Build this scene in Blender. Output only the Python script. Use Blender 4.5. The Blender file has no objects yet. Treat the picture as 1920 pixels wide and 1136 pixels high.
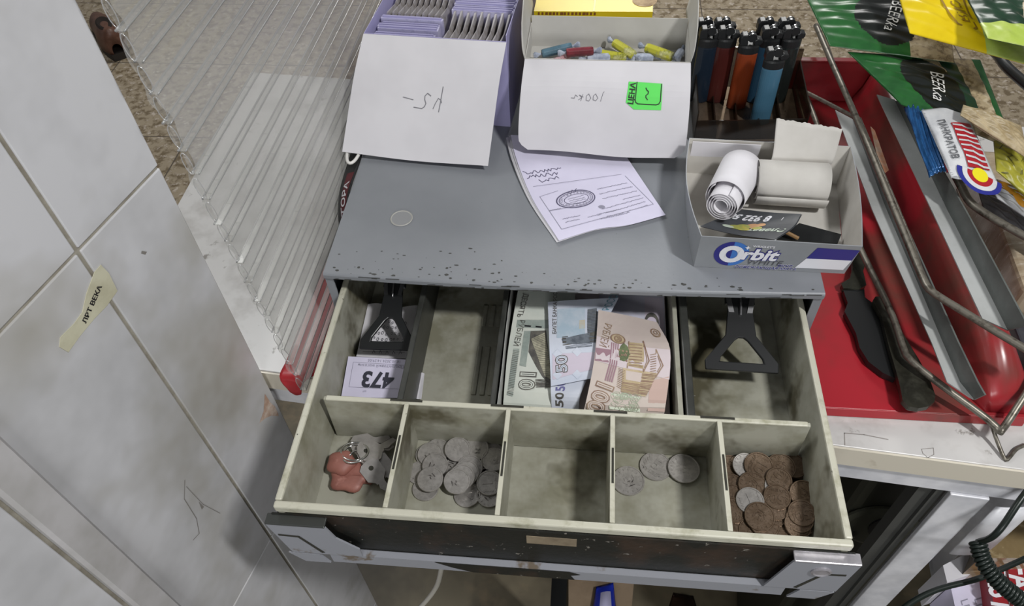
import bpy, math, random
from mathutils import Vector, Matrix, Euler
RN = random.Random(11)
SC = bpy.context.scene
COL = SC.collection
V = Vector

# ---------------------------------------------------------------- camera
CAM = V((.0096, -.2188, .4893))
FPX = 1423.277
CR = Matrix(((0.99531337, -0.04342954, 0.08640121),
             (0.08904871, 0.75999387, -0.64380093),
             (-0.03770441, 0.64847759, 0.76029941)))
cam_d = bpy.data.cameras.new('camera')
cam_d.sensor_fit = 'HORIZONTAL'; cam_d.sensor_width = 36.0
cam_d.lens = FPX * 36.0 / 1920.0
cam_d.clip_start = .01
cam = bpy.data.objects.new('camera', cam_d); COL.objects.link(cam)
cam.matrix_world = Matrix.Translation(CAM) @ CR.to_4x4()
SC.camera = cam

def at(px, py, z):
    """point of the photograph -> place in the room at height z"""
    d = CR @ V(((px - 960) / FPX, -(py - 568) / FPX, -1))
    return CAM + d * ((z - CAM.z) / d.z)

def aty(px, py, y):
    d = CR @ V(((px - 960) / FPX, -(py - 568) / FPX, -1))
    return CAM + d * ((y - CAM.y) / d.y)

# ---------------------------------------------------------------- materials
def lin(h):
    h = h.lstrip('#')
    o = []
    for i in (0, 2, 4):
        c = int(h[i:i+2], 16) / 255
        o.append(c / 12.92 if c <= .04045 else ((c + .055) / 1.055) ** 2.4)
    return (*o, 1)

def mat(name, c, rough=.5, metal=0., c2=None, ns=30, lo=.4, hi=.65, bump=0., bs=120,
        c3=None, ns3=8, lo3=.55, hi3=.7, spec=.5, coat=0., detail=4, stretch=None):
    m = bpy.data.materials.new(name); m.use_nodes = True
    nt = m.node_tree; n = nt.nodes; l = nt.links
    b = n['Principled BSDF']
    b.inputs['Base Color'].default_value = lin(c)
    b.inputs['Roughness'].default_value = rough
    b.inputs['Metallic'].default_value = metal
    b.inputs['Specular IOR Level'].default_value = spec
    b.inputs['Coat Weight'].default_value = coat
    tc = n.new('ShaderNodeTexCoord')
    src = tc.outputs['Object']
    if stretch:
        mp = n.new('ShaderNodeMapping'); mp.inputs['Scale'].default_value = stretch
        l.new(src, mp.inputs['Vector']); src = mp.outputs[0]
    cur = None
    def layer(cur, base, cc, sc, lo_, hi_):
        t = n.new('ShaderNodeTexNoise'); t.inputs['Scale'].default_value = sc
        t.inputs['Detail'].default_value = detail; t.inputs['Roughness'].default_value = .65
        l.new(src, t.inputs['Vector'])
        r = n.new('ShaderNodeMapRange'); r.inputs[1].default_value = lo_; r.inputs[2].default_value = hi_
        l.new(t.outputs['Fac'], r.inputs[0])
        x = n.new('ShaderNodeMix'); x.data_type = 'RGBA'
        l.new(r.outputs[0], x.inputs['Factor'])
        if cur is None: x.inputs['A'].default_value = lin(base)
        else: l.new(cur, x.inputs['A'])
        x.inputs['B'].default_value = lin(cc)
        return x.outputs['Result']
    if c2: cur = layer(cur, c, c2, ns, lo, hi)
    if c3: cur = layer(cur, c, c3, ns3, lo3, hi3)
    if cur is not None: l.new(cur, b.inputs['Base Color'])
    if bump:
        t = n.new('ShaderNodeTexNoise'); t.inputs['Scale'].default_value = bs; t.inputs['Detail'].default_value = 3
        l.new(src, t.inputs['Vector'])
        bp = n.new('ShaderNodeBump'); bp.inputs['Strength'].default_value = bump; bp.inputs['Distance'].default_value = .002
        l.new(t.outputs['Fac'], bp.inputs['Height']); l.new(bp.outputs[0], b.inputs['Normal'])
    return m

def clear(name, tint, rough, white, wcol='#ffffff', f=.06, fmax=.40):
    """thin clear plastic: see-through with a gloss and a little body colour"""
    m = bpy.data.materials.new(name); m.use_nodes = True
    nt = m.node_tree; n = nt.nodes; l = nt.links; n.clear()
    o = n.new('ShaderNodeOutputMaterial')
    t = n.new('ShaderNodeBsdfTransparent'); t.inputs[0].default_value = lin(tint)
    d = n.new('ShaderNodeBsdfDiffuse'); d.inputs[0].default_value = lin(wcol)
    g = n.new('ShaderNodeBsdfGlossy'); g.inputs['Roughness'].default_value = rough
    a = n.new('ShaderNodeMixShader'); a.inputs[0].default_value = white
    l.new(t.outputs[0], a.inputs[1]); l.new(d.outputs[0], a.inputs[2])
    lw = n.new('ShaderNodeLayerWeight'); lw.inputs[0].default_value = .35
    mr = n.new('ShaderNodeMapRange'); mr.inputs[3].default_value = f; mr.inputs[4].default_value = fmax
    l.new(lw.outputs['Fresnel'], mr.inputs[0])
    x = n.new('ShaderNodeMixShader'); l.new(mr.outputs[0], x.inputs[0])
    l.new(a.outputs[0], x.inputs[1]); l.new(g.outputs[0], x.inputs[2]); l.new(x.outputs[0], o.inputs[0])
    return m

# ---------------------------------------------------------------- mesh builder
TXT = {}
def text_geo(body, bold=0., shear=0.):
    k = (body, bold, shear)
    if k in TXT: return TXT[k]
    cu = bpy.data.curves.new('t', 'FONT'); cu.body = body; cu.size = 1
    cu.align_x = 'CENTER'; cu.align_y = 'CENTER'; cu.offset = bold; cu.shear = shear; cu.resolution_u = 3
    ob = bpy.data.objects.new('t', cu); COL.objects.link(ob)
    bpy.context.view_layer.update()
    dg = bpy.context.evaluated_depsgraph_get()
    me = bpy.data.meshes.new_from_object(ob.evaluated_get(dg))
    r = ([(v.co.x, v.co.y) for v in me.vertices], [tuple(p.vertices) for p in me.polygons])
    bpy.data.objects.remove(ob); bpy.data.curves.remove(cu); bpy.data.meshes.remove(me)
    TXT[k] = r
    return r

def wmat(o):
    m = o.matrix_basis.copy()
    while o.parent: o = o.parent; m = o.matrix_basis @ m
    return m

class MB:
    def __init__(s, M=None): s.v = []; s.f = []; s.m = []; s.M = M
    def add(s, vs, fs, m=0):
        k = len(s.v)
        s.v += [(s.M @ V(p)) if s.M else V(p) for p in vs]
        for f in fs: s.f.append(tuple(i + k for i in f)); s.m.append(m)
        return s
    def hexa(s, b, t, m=0):
        return s.add(list(b) + list(t), [(3,2,1,0),(4,5,6,7),(0,1,5,4),(1,2,6,5),(2,3,7,6),(3,0,4,7)], m)
    def box(s, lo, hi, m=0):
        (a,b,c),(d,e,f) = lo, hi
        return s.hexa([(a,b,c),(d,b,c),(d,e,c),(a,e,c)], [(a,b,f),(d,b,f),(d,e,f),(a,e,f)], m)
    def ext(s, pts, vec, m=0, m2=None):
        n = len(pts); vec = V(vec); q = [V(p) for p in pts]
        s.add(q + [p + vec for p in q], [tuple(range(n))[::-1]] + [(i,(i+1)%n,n+(i+1)%n,n+i) for i in range(n)], m)
        s.add([p + vec for p in q], [tuple(range(n))], m if m2 is None else m2)
        return s
    def tube(s, path, r, n=10, m=0, closed=False):
        P = [V(p) for p in path]; N = len(P); vs = []; up = None
        for i in range(N):
            a = P[i-1] if (i > 0 or closed) else P[i]; b = P[(i+1) % N] if (i < N-1 or closed) else P[i]
            d = (b - a).normalized()
            if up is None: up = V((0,0,1)) if abs(d.z) < .9 else V((1,0,0))
            x = d.cross(up).normalized(); y = x.cross(d).normalized(); up = y
            rr = r[i] if isinstance(r, (list, tuple)) else r
            vs += [P[i] + x*(rr*math.cos(6.28319*k/n)) + y*(rr*math.sin(6.28319*k/n)) for k in range(n)]
        fs = []
        for i in range(N if closed else N-1):
            j = (i+1) % N
            fs += [(i*n+k, i*n+(k+1)%n, j*n+(k+1)%n, j*n+k) for k in range(n)]
        if not closed: fs += [tuple(range(n))[::-1], tuple((N-1)*n+k for k in range(n))]
        return s.add(vs, fs, m)
    def lathe(s, prof, n=24, m=0, X=None, ms=None, sx=1., sy=1.):
        X = X or Matrix.Identity(4); vs = []; k = len(prof)
        for r, z in prof:
            vs += [X @ V((sx*r*math.cos(6.28319*i/n), sy*r*math.sin(6.28319*i/n), z)) for i in range(n)]
        for j in range(k-1):
            mm = ms[j] if ms else m
            s.add(vs[j*n:(j+2)*n], [(i,(i+1)%n,n+(i+1)%n,n+i) for i in range(n)], mm)
        if prof[0][0] > 1e-6: s.add(vs[:n], [tuple(range(n))[::-1]], ms[0] if ms else m)
        if prof[-1][0] > 1e-6: s.add(vs[-n:], [tuple(range(n))], ms[-1] if ms else m)
        return s
    def surf(s, P, nu, nv, th=.0001, m=0, mf=None, back=None):
        g = [[V(P(i/nu, j/nv)) for i in range(nu+1)] for j in range(nv+1)]
        def nr(i, j):
            a = g[j][min(i+1,nu)] - g[j][max(i-1,0)]; b = g[min(j+1,nv)][i] - g[max(j-1,0)][i]
            c = a.cross(b)
            return c.normalized() if c.length > 1e-12 else V((0,0,1))
        w = nu+1; T = [p for r in g for p in r]
        B = [g[j][i] - nr(i,j)*th for j in range(nv+1) for i in range(nu+1)]
        k = len(T); fs = []; ms = []
        for j in range(nv):
            for i in range(nu):
                q = (j*w+i, j*w+i+1, (j+1)*w+i+1, (j+1)*w+i)
                mm = mf((i+.5)/nu, (j+.5)/nv) if mf else m
                fs.append(q); ms.append(mm)
                fs.append(tuple(k+x for x in q[::-1])); ms.append(mm if back is None else back)
        ed = [j*w for j in range(nv+1)]; 
        def strip(idx, fl):
            for a, b in zip(idx, idx[1:]):
                q = (a, b, k+b, k+a); fs.append(q if fl else q[::-1]); ms.append(m)
        strip([i for i in range(w)], False); strip([nv*w+i for i in range(w)], True)
        strip([j*w for j in range(nv+1)], True); strip([j*w+nu for j in range(nv+1)], False)
        o = len(s.v); s.v += [(s.M @ p) if s.M else p for p in T+B]
        s.f += [tuple(o+x for x in q) for q in fs]; s.m += ms
        return s
    def build(s, name, mats, parent=None, smooth=False, bevel=0., seg=2, sub=0):
        if not isinstance(mats, (list, tuple)): mats = [mats]
        me = bpy.data.meshes.new(name)
        W = wmat(parent).inverted() if parent else (Matrix.Translation(-s.org) if hasattr(s, 'org') else None)
        me.from_pydata([tuple(W @ p) if W else tuple(p) for p in s.v], [], s.f)
        for m in mats: me.materials.append(m)
        me.polygons.foreach_set('material_index', s.m)
        if smooth: me.polygons.foreach_set('use_smooth', [True]*len(me.polygons))
        me.validate(); me.update()
        o = bpy.data.objects.new(name, me); COL.objects.link(o)
        if hasattr(s, 'org') and not parent: o.location = s.org
        if parent: o.parent = parent
        if bevel:
            b = o.modifiers.new('b', 'BEVEL'); b.width = bevel; b.segments = seg; b.limit_method = 'ANGLE'; b.angle_limit = .7
        if sub:
            b = o.modifiers.new('s', 'SUBSURF'); b.levels = sub; b.render_levels = sub
        return o

class Patch:
    """sheet through a grid of points: rows go front to back, columns left to right; W x H metres of print"""
    def __init__(s, rows, W=1., H=1.):
        s.r = [[V(p) for p in r] for r in rows]; s.W = W; s.H = H
        mid = [r[len(r)//2] for r in s.r]; cum = [0.]
        for a, b in zip(mid, mid[1:]): cum.append(cum[-1] + (b-a).length)
        s.cum = [c/cum[-1] for c in cum] if cum[-1] > 0 else None
        s.len = cum[-1]
        if W is None: k = s.r[len(s.r)//2]; s.W = sum((b-a).length for a, b in zip(k, k[1:]))
        if H is None: s.H = s.len
        if W is None: k = s.r[len(s.r)//2]; s.W = sum((b-a).length for a, b in zip(k, k[1:]))
        if H is None: s.H = s.len
        if W is None: k = s.r[len(s.r)//2]; s.W = sum((b-a).length for a, b in zip(k, k[1:]))
        if H is None: s.H = s.len
        if W is None: k = s.r[len(s.r)//2]; s.W = sum((b-a).length for a, b in zip(k, k[1:]))
        if H is None: s.H = s.len
        if W is None: k = s.r[len(s.r)//2]; s.W = sum((b-a).length for a, b in zip(k, k[1:]))
        if H is None: s.H = s.len
        if W is None: k = s.r[len(s.r)//2]; s.W = sum((b-a).length for a, b in zip(k, k[1:]))
        if H is None: s.H = s.len
        if W is None: k = s.r[len(s.r)//2]; s.W = sum((b-a).length for a, b in zip(k, k[1:]))
        if H is None: s.H = s.len
        if W is None: k = s.r[len(s.r)//2]; s.W = sum((b-a).length for a, b in zip(k, k[1:]))
        if H is None: s.H = s.len
        if W is None: k = s.r[len(s.r)//2]; s.W = sum((b-a).length for a, b in zip(k, k[1:]))
        if H is None: s.H = s.len
        if W is None: k = s.r[len(s.r)//2]; s.W = sum((b-a).length for a, b in zip(k, k[1:]))
        if H is None: s.H = s.len
    def _v(s, v):
        if not s.cum or len(s.cum) < 3: return v
        n = len(s.cum) - 1
        for i in range(n):
            if v <= s.cum[i+1] or i == n-1:
                d = s.cum[i+1]-s.cum[i]
                return (i + (v-s.cum[i])/(d or 1e-9))/n
    def px(s, x, y):
        """where on the sheet a point of the photograph lies"""
        def pr(u, v):
            q = CR.transposed() @ (s.P(u, v)-CAM); return 960+FPX*q.x/-q.z, 568-FPX*q.y/-q.z
        u = v = .5; e = 1e-3
        for _ in range(12):
            a, b = pr(u, v); c, d = pr(u+e, v); f, g = pr(u, v+e)
            j11, j21, j12, j22 = (c-a)/e, (d-b)/e, (f-a)/e, (g-b)/e
            D = j11*j22-j12*j21
            if abs(D) < 1e-9: break
            du, dv = ((x-a)*j22-(y-b)*j12)/D, ((y-b)*j11-(x-a)*j21)/D
            u = min(1.15, max(-.15, u+du*.8)); v = min(1.15, max(-.15, v+dv*.8))
        return (u*s.W, v*s.H)
    def pxs(s, l): return [s.px(*p) for p in l]
    @staticmethod
    def _cr(p, t):
        n = len(p) - 1
        if n == 1: return p[0].lerp(p[1], t)
        x = t*n; i = min(max(int(math.floor(x)), 0), n-1); f = x - i
        p1, p2 = p[i], p[i+1]
        p0 = p[i-1] if i > 0 else p1*2 - p2
        p3 = p[i+2] if i+2 <= n else p2*2 - p1
        return .5*((2*p1) + (p2-p0)*f + (2*p0-5*p1+4*p2-p3)*f*f + (3*p1-p0-3*p2+p3)*f*f*f)
    def P(s, u, v): return s._cr([s._cr(r, u) for r in s.r], s._v(v))
    def N(s, u, v):
        e = .004
        a = s.P(u+e, v) - s.P(u-e, v); b = s.P(u, v+e) - s.P(u, v-e)
        return a.cross(b).normalized()
    def q(s, x, y, off):
        u, v = x/s.W, y/s.H
        return s.P(u, v) + s.N(u, v)*off
    # ---- print
    def poly(s, mb, pts, m, off=.00015, cell=None):
        xs = [p[0] for p in pts]; ys = [p[1] for p in pts]; cx, cy = (cell or s.W/7), (cell or s.H/7)
        def clip(P, ax, val, keep):
            o = []
            for a, b in zip(P, P[1:]+P[:1]):
                ia, ib = (a[ax]-val)*keep >= 0, (b[ax]-val)*keep >= 0
                if ia: o.append(a)
                if ia != ib:
                    t = (val-a[ax])/(b[ax]-a[ax]); o.append((a[0]+(b[0]-a[0])*t, a[1]+(b[1]-a[1])*t))
            return o
        nx = max(1, min(14, math.ceil((max(xs)-min(xs))/cx))); ny = max(1, min(14, math.ceil((max(ys)-min(ys))/cy)))
        for i in range(nx):
            x0, x1 = [min(xs)+(max(xs)-min(xs))*k/nx for k in (i, i+1)]
            A = clip(clip(list(pts), 0, x0, 1), 0, x1, -1) if nx > 1 else list(pts)
            for j in range(ny):
                y0, y1 = [min(ys)+(max(ys)-min(ys))*k/ny for k in (j, j+1)]
                B = clip(clip(A, 1, y0, 1), 1, y1, -1) if ny > 1 else A
                if len(B) > 2: mb.add([s.q(x, y, off) for x, y in B], [tuple(range(len(B)))], m)
    def rect(s, mb, x0, y0, x1, y1, m, off=.00015, n=4, rot=0, cx=None, cy=None):
        cx = (x0+x1)/2 if cx is None else cx; cy = (y0+y1)/2 if cy is None else cy; c, d = math.cos(rot), math.sin(rot)
        vs = []
        for j in range(n+1):
            for i in range(n+1):
                x = x0+(x1-x0)*i/n - cx; y = y0+(y1-y0)*j/n - cy
                vs.append(s.q(cx+x*c-y*d, cy+x*d+y*c, off))
        w = n+1
        mb.add(vs, [(j*w+i, j*w+i+1, (j+1)*w+i+1, (j+1)*w+i) for j in range(n) for i in range(n)], m)
    def line(s, mb, pts, wd, m, off=.00015):
        for (a, b), (c, d) in zip(pts, pts[1:]):
            L = math.hypot(c-a, d-b) or 1e-9; nx, ny = -(d-b)/L*wd/2, (c-a)/L*wd/2
            ex, ey = (c-a)/L*wd*.3, (d-b)/L*wd*.3
            mb.add([s.q(a+nx-ex, b+ny-ey, off), s.q(a-nx-ex, b-ny-ey, off), s.q(c-nx+ex, d-ny+ey, off), s.q(c+nx+ex, d+ny+ey, off)], [(0,1,2,3)], m)
    def ring(s, mb, x, y, rx, ry, wd, m, off=.00015, a0=0, a1=6.2832, n=28, rot=0):
        c, d = math.cos(rot), math.sin(rot); p = []
        for i in range(n+1):
            t = a0+(a1-a0)*i/n; X, Y = rx*math.cos(t), ry*math.sin(t); p.append((x+X*c-Y*d, y+X*d+Y*c))
        s.line(mb, p, wd, m, off)
    def disc(s, mb, x, y, rx, ry, m, off=.00015, n=28, a0=0, a1=6.2832, rot=0):
        c, d = math.cos(rot), math.sin(rot); p = []
        for i in range(n if a1-a0 > 6.28 else n+1):
            t = a0+(a1-a0)*i/n; X, Y = rx*math.cos(t), ry*math.sin(t); p.append((x+X*c-Y*d, y+X*d+Y*c))
        s.poly(mb, p, m, off)
    def text(s, mb, body, x, y, size, m, off=.0002, rot=0, bold=0., shear=0., sx=1.):
        vs, fs = text_geo(body, bold, shear); c, d = math.cos(rot), math.sin(rot); o = []
        for tx, ty in vs:
            X, Y = tx*size*sx, ty*size; o.append(s.q(x+X*c-Y*d, y+X*d+Y*c, off))
        mb.add(o, fs, m)
    def sheet(s, mb, nu=12, nv=16, th=.00012, m=0, mf=None, back=None):
        mb.surf(s.P, nu, nv, th, m, mf, back)

def flat(a, b, c, d, W=None, H=None):
    """patch over four corners: front-left, front-right, back-right, back-left"""
    a, b, c, d = V(a), V(b), V(c), V(d)
    return Patch([[a, b], [d, c]], W or (b-a).length, H or (d-a).length)

# ---------------------------------------------------------------- naming
def tag(o, label, cat, group=None, kind=None):
    if label: o['label'] = label
    if cat: o['category'] = cat
    if group: o['group'] = group
    if kind: o['kind'] = kind
    return o
def thing(name, label, cat, loc=(0,0,0), rz=0, group=None):
    o = bpy.data.objects.new(name, None); COL.objects.link(o); o.empty_display_size = .02
    o.location = loc; o.rotation_euler = (0, 0, rz)
    return tag(o, label, cat, group)
def copy_tree(o, label=None, group=None):
    c = o.copy(); COL.objects.link(c)
    if label: c['label'] = label
    if group: c['group'] = group
    for ch in list(o.children):
        k = copy_tree(ch); k.parent = c
    return c
def struct(o): o['kind'] = 'structure'; return o
def mk(org):
    b = MB(); b.org = V(org); return b
def vbox(a, b, c, d, z0, z1, mb, m=0):
    mb.hexa([(p[0], p[1], z0) for p in (a,b,c,d)], [(p[0], p[1], z1) for p in (a,b,c,d)], m)
# ================================================================ materials in use
M_tile = mat('marble_tile', '#cbcbce', .25, c2='#b6b6b8', ns=9, lo=.42, hi=.7, c3='#9b978c', ns3=5, lo3=.48, hi3=.74, spec=.4, bump=.02, bs=30)
M_grout = mat('grout', '#9d988c', .9, c2='#857f72', ns=60)
M_strip = mat('wall_trim_white', '#bdbbbc', .35, c2='#a9a7a5', ns=14)
M_plaster = mat('bare_plaster', '#a98b78', .9, c2='#c4b4a6', ns=90)
M_crack = mat('crack', '#7d7974', .9)
M_tape = mat('cream_tape', '#c9c6ae', .45, c2='#b9b59c', ns=40)
M_ink = mat('black_ink', '#16161a', .6)
M_pencil = mat('pencil', '#77767c', .8)
M_grey_ink = mat('grey_ink', '#8d8b9c', .7)
M_granite = mat('granite', '#a3957f', .4, c2='#75664f', ns=34, lo=.47, hi=.6, c3='#c2b6a8', ns3=46, lo3=.56, hi3=.66, detail=3)
M_gline = mat('granite_joint', '#5f564c', .9)
M_dirtfl = mat('staff_floor', '#6f6652', .55, c2='#453e31', ns=5, lo=.4, hi=.65, c3='#7d6d56', ns3=9)
M_white_lam = mat('white_laminate', '#c9c7c5', .3, c2='#a5a19d', ns=18, lo=.5, hi=.75, c3='#85807a', ns3=60, lo3=.64, hi3=.72)
M_cream_edge = mat('cream_edging', '#d6cfbf', .4, c2='#a69a86', ns=18, lo=.58, hi=.7)
M_white_met = mat('white_metal', '#e6e6ea', .3, c2='#c3c4ca', ns=14)
M_black = mat('black_plastic', '#1b1c1d', .35, spec=.4)
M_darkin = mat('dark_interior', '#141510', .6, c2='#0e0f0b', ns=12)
M_greymet = mat('grey_paint', '#84878c', .42, c2='#787b80', ns=6, lo=.35, hi=.75, c3='#3b3a37', ns3=190, lo3=.73, hi3=.76, bump=.05, bs=300)
M_chip = mat('chipped_metal', '#3d3d3b', .6)
M_greylip = mat('grey_lip', '#8f9198', .4, c2='#6a5f52', ns=35, lo=.6, hi=.68)
M_rust = mat('dark_rusty_metal', '#161713', .5, c2='#37291f', ns=14, lo=.54, hi=.72, c3='#77736c', ns3=150, lo3=.65, hi3=.70, bump=.15, bs=200)
M_chrome = mat('scuffed_steel', '#c9c6cb', .22, metal=.45, c2='#98959b', ns=30)
M_steel = mat('steel', '#b9b9bb', .3, metal=1.)
M_bright = mat('bright_chrome', '#dcdcdc', .12, metal=1.)
M_tray = mat('cream_tray', '#a09f92', .45, c2='#807e6c', ns=22, lo=.42, hi=.66, c3='#565240', ns3=13, lo3=.55, hi3=.66, bump=.05, bs=120)
M_rim = mat('tray_rim', '#bab8a8', .42, c2='#97957f', ns=50, lo=.52, hi=.72, c3='#3a382a', ns3=140, lo3=.7, hi3=.73)
M_slot = mat('slot', '#2b2a22', .8)
M_divblack = mat('charcoal_divider', '#3d3e3b', .4, c2='#2f302d', ns=30)
M_sheet = clear('clear_sheet', '#f4f4f2', .2, .25, '#e6e5e3', .06)
M_rib = clear('clear_rib', '#d0d1cf', .15, .22, '#d6d7da', .08)
M_redplast = mat('red_plastic', '#a82530', .28, c2='#8a2a2c', ns=5, c3='#673a33', ns3=9, lo3=.46, hi3=.66)
M_redbag = mat('red_bag', '#b3262e', .35)
M_paper = mat('white_paper', '#d9d7dc', .8, c2='#cfcdd2', ns=12)
M_lpaper = mat('lilac_white_paper', '#d3cfe4', .8, c2='#c9c5da', ns=12)
M_card = mat('white_card', '#cfcdd1', .7, c2='#c5c3c7', ns=8)
M_greycard = mat('grey_card', '#bdbbb6', .8, c2='#b0aea8', ns=10)
M_lilac = mat('lilac_card', '#a5a1c8', .55, c2='#9995bd', ns=10)
M_wred = mat('bright_red', '#b01c2a', .35)

# ================================================================ room
fl = mk((0, 1.6, -.98))
fl.box((-3.2, .75, -1.0), (2.6, 4.4, -.98), 0)
for k in range(-8, 8): fl.box((k*.42-.002, .75, -.9805), (k*.42+.002, 4.4, -.9796), 1)
for k in range(0, 9): fl.box((-3.2, .82+k*.42, -.9805), (2.6, .824+k*.42, -.9796), 1)
struct(fl.build('floor', [M_granite, M_gline]))
f2 = mk((0, 0, -.98)); f2.box((-1.6, -1.4, -1.0), (2.6, .748, -.98))
struct(f2.build('floor_staff_side', [M_dirtfl]))

# tiled wall panel left of the counter
TH = math.radians(13); WU = V((math.sin(TH), math.cos(TH), 0)); WN = V((math.cos(TH), -math.sin(TH), 0)); W0 = V((-.276, .16, 0))
def wl(t, w, z): return W0 - WU*t + WN*w + V((0, 0, z))
def wbox(mb, t0, t1, w0, w1, z0, z1, m=0):
    mb.hexa([wl(t0,w0,z0), wl(t1,w0,z0), wl(t1,w1,z0), wl(t0,w1,z0)], [wl(t0,w0,z1), wl(t1,w0,z1), wl(t1,w1,z1), wl(t0,w1,z1)], m)
w = mk(wl(.3, -.01, -.98))
wbox(w, .0006, .95, -.018, -.0012, -.98, .62, 1)
tj = [(0, .0815), (.0845, .188), (.214, .41), (.4115, .61), (.6115, .95)]
zj = [(-.98, -.6755), (-.6735, -.254), (-.252, .167), (.1695, .588), (.5905, .62)]
for a, b in tj:
    for c, d in zj:
        wbox(w, a, b, -.006, 0, c, d, 0)
wall = struct(w.build('wall_left', [M_tile, M_grout], bevel=.0008))
w = mk(wl(.2, .004, -.98)); n = 10
pr = [(.1885, .0), (.1885, .005), (.1905, .0075), (.209, .0075), (.2115, .005), (.2115, .0)]
w.ext([wl(t, q, -.98) for t, q in pr], (0, 0, 1.6))
struct(w.build('trim_1', [M_strip]))
def wpatch(off=0): return Patch([[wl(1, 0, 0), wl(0, 0, 0)], [wl(1, 0, 1), wl(0, 0, 1)]], 1, 1)
WP = wpatch()   # x = 1 - t , y = z
c = MB()
def wq(px, py):
    d = CR @ V(((px-960)/FPX, -(py-568)/FPX, -1)); t = ((W0-CAM).dot(WN))/d.dot(WN); p = CAM + d*t
    return (1-(W0-p).dot(WU), p.z)
c.M = None
def wline(mb, pts, wd, m=0): WP.line(mb, [wq(*p) for p in pts], wd, m, .0003)
wline(c, [(346,900),(345,935),(368,972),(373,1000),(362,1012)], .0007)
wline(c, [(349,912),(380,945),(412,962)], .0005)
WP.poly(c, [wq(*p) for p in [(372,940),(382,950),(378,955)]], 0, .0003)
WP.poly(c, [wq(*p) for p in [(265,470),(275,472),(272,477),(264,475)]], 0, .0003)
WP.poly(c, [wq(*p) for p in [(496,738),(507,755),(515,762),(521,775),(522,780),(508,779),(497,784),(486,793),(494,770)]], 1, .0003)
c.build('crack', [M_crack, M_plaster], parent=wall)

# tape stuck on the wall
tp = mk(V(W0)+V((-.02,-.09,.15)))
pts = [(176,510),(188,496),(203,512),(219,545),(200,572),(175,598),(150,628),(127,660),(110,650),(112,632),(138,606),(153,585),(161,550)]
q = [wq(*p) for p in pts]
tp.ext([wl(1-x, .0002, z) for x, z in q], WN*.0004)
WP.text(tp, 'ЛРТ ВЕКА', *wq(171, 570), .0052, 1, .0009, rot=math.radians(24), bold=.03)
tag(tp.build('tape_strip', [M_tape, M_ink]), 'torn cream tape strip with black print stuck on the marble tile wall', 'tape')

# ================================================================ counter
CA = math.radians(-5.0); CX = V((math.cos(CA), math.sin(CA), 0)); CY = V((-math.sin(CA), math.cos(CA), 0)); C0 = V((0, .1419, 0))
def cl(x, y, z): return C0 + CX*x + CY*y + V((0, 0, z))
def cbox(mb, x0, x1, y0, y1, z0, z1, m=0):
    mb.hexa([cl(x0,y0,z0), cl(x1,y0,z0), cl(x1,y1,z0), cl(x0,y1,z0)], [cl(x0,y0,z1), cl(x1,y0,z1), cl(x1,y1,z1), cl(x0,y1,z1)], m)
ct = thing('worktop', 'long dirty white counter worktop with a cream front edge under the cash drawer', 'worktop', cl(.2,.25,-.107))
m = MB()
ex = [(-.448, None, .0), (1.1, None, .0)]
fl_, fr_ = cl(-.45, .0015, 0), cl(1.1, .0015, 0)
bl_, br_ = V((-.448, .655, 0)), V((1.1, .52, 0))
vbox(V((-.448, fl_.y, 0)), fr_, br_, bl_, -.107, -.08, m)
m.build('slab', M_white_lam, ct, bevel=.0006)
m = MB(); cbox(m, -.448, 1.1, -.0005, .0014, -.1065, -.0812)
m.build('front_edging', M_cream_edge, ct)
ctp = MB(); P_ = Patch([[cl(0,0,-.08), cl(1,0,-.08)], [cl(0,1,-.08), cl(1,1,-.08)]], 1, 1)
def cq(px, py): p = at(px, py, -.08) - C0; return (p.dot(CX), p.dot(CY))
P_.line(ctp, [cq(*p) for p in [(1583,812),(1620,815),(1665,824)]], .0008, 0); P_.line(ctp, [cq(*p) for p in [(1583,812),(1584,835)]], .0008, 0)
P_.line(ctp, [cq(*p) for p in [(1728,842),(1750,840),(1751,852),(1740,858),(1730,850),(1728,842)]], .0005, 0)
ctp.build('scratch', mat('scratch_grey', '#8c8783', .7), ct)
fr = thing('counter_frame', 'white metal counter frame with a front leg and a dark open cupboard below', 'counter frame', cl(.35,.02,-.98))
m = MB(); cbox(m, -.44, 1.1, .003, .03, -.133, -.108); m.build('rail', M_white_met, fr, bevel=.0008)
m = MB(); cbox(m, .340, .372, .0005, .006, -.97, -.1335); cbox(m, .366, .372, .006, .04, -.97, -.1335); m.build('leg', M_white_met, fr, bevel=.001)
m = MB(); cbox(m, .318, .3385, .008, .022, -.97, -.1335); cbox(m, .3295, .3315, .004, .008, -.97, -.1335); m.build('gasket', mat('dark_gasket', '#4a4b49', .5), fr)
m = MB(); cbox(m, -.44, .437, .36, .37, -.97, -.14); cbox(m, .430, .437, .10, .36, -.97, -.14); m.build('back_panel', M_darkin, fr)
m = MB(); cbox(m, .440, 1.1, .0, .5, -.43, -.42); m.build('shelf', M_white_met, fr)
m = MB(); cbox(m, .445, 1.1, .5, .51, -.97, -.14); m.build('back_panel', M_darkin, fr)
# curved white panel beside the leg
m = MB()
def cpan(u, v):
    a = u*1.5
    return cl(.376 + .05*math.sin(a), -.004 + .03*(1-math.cos(a)) , -.135 - .10*v)
m.surf(cpan, 10, 3, .0015); m.build('curved_panel', M_white_met, fr, smooth=True)
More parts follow.
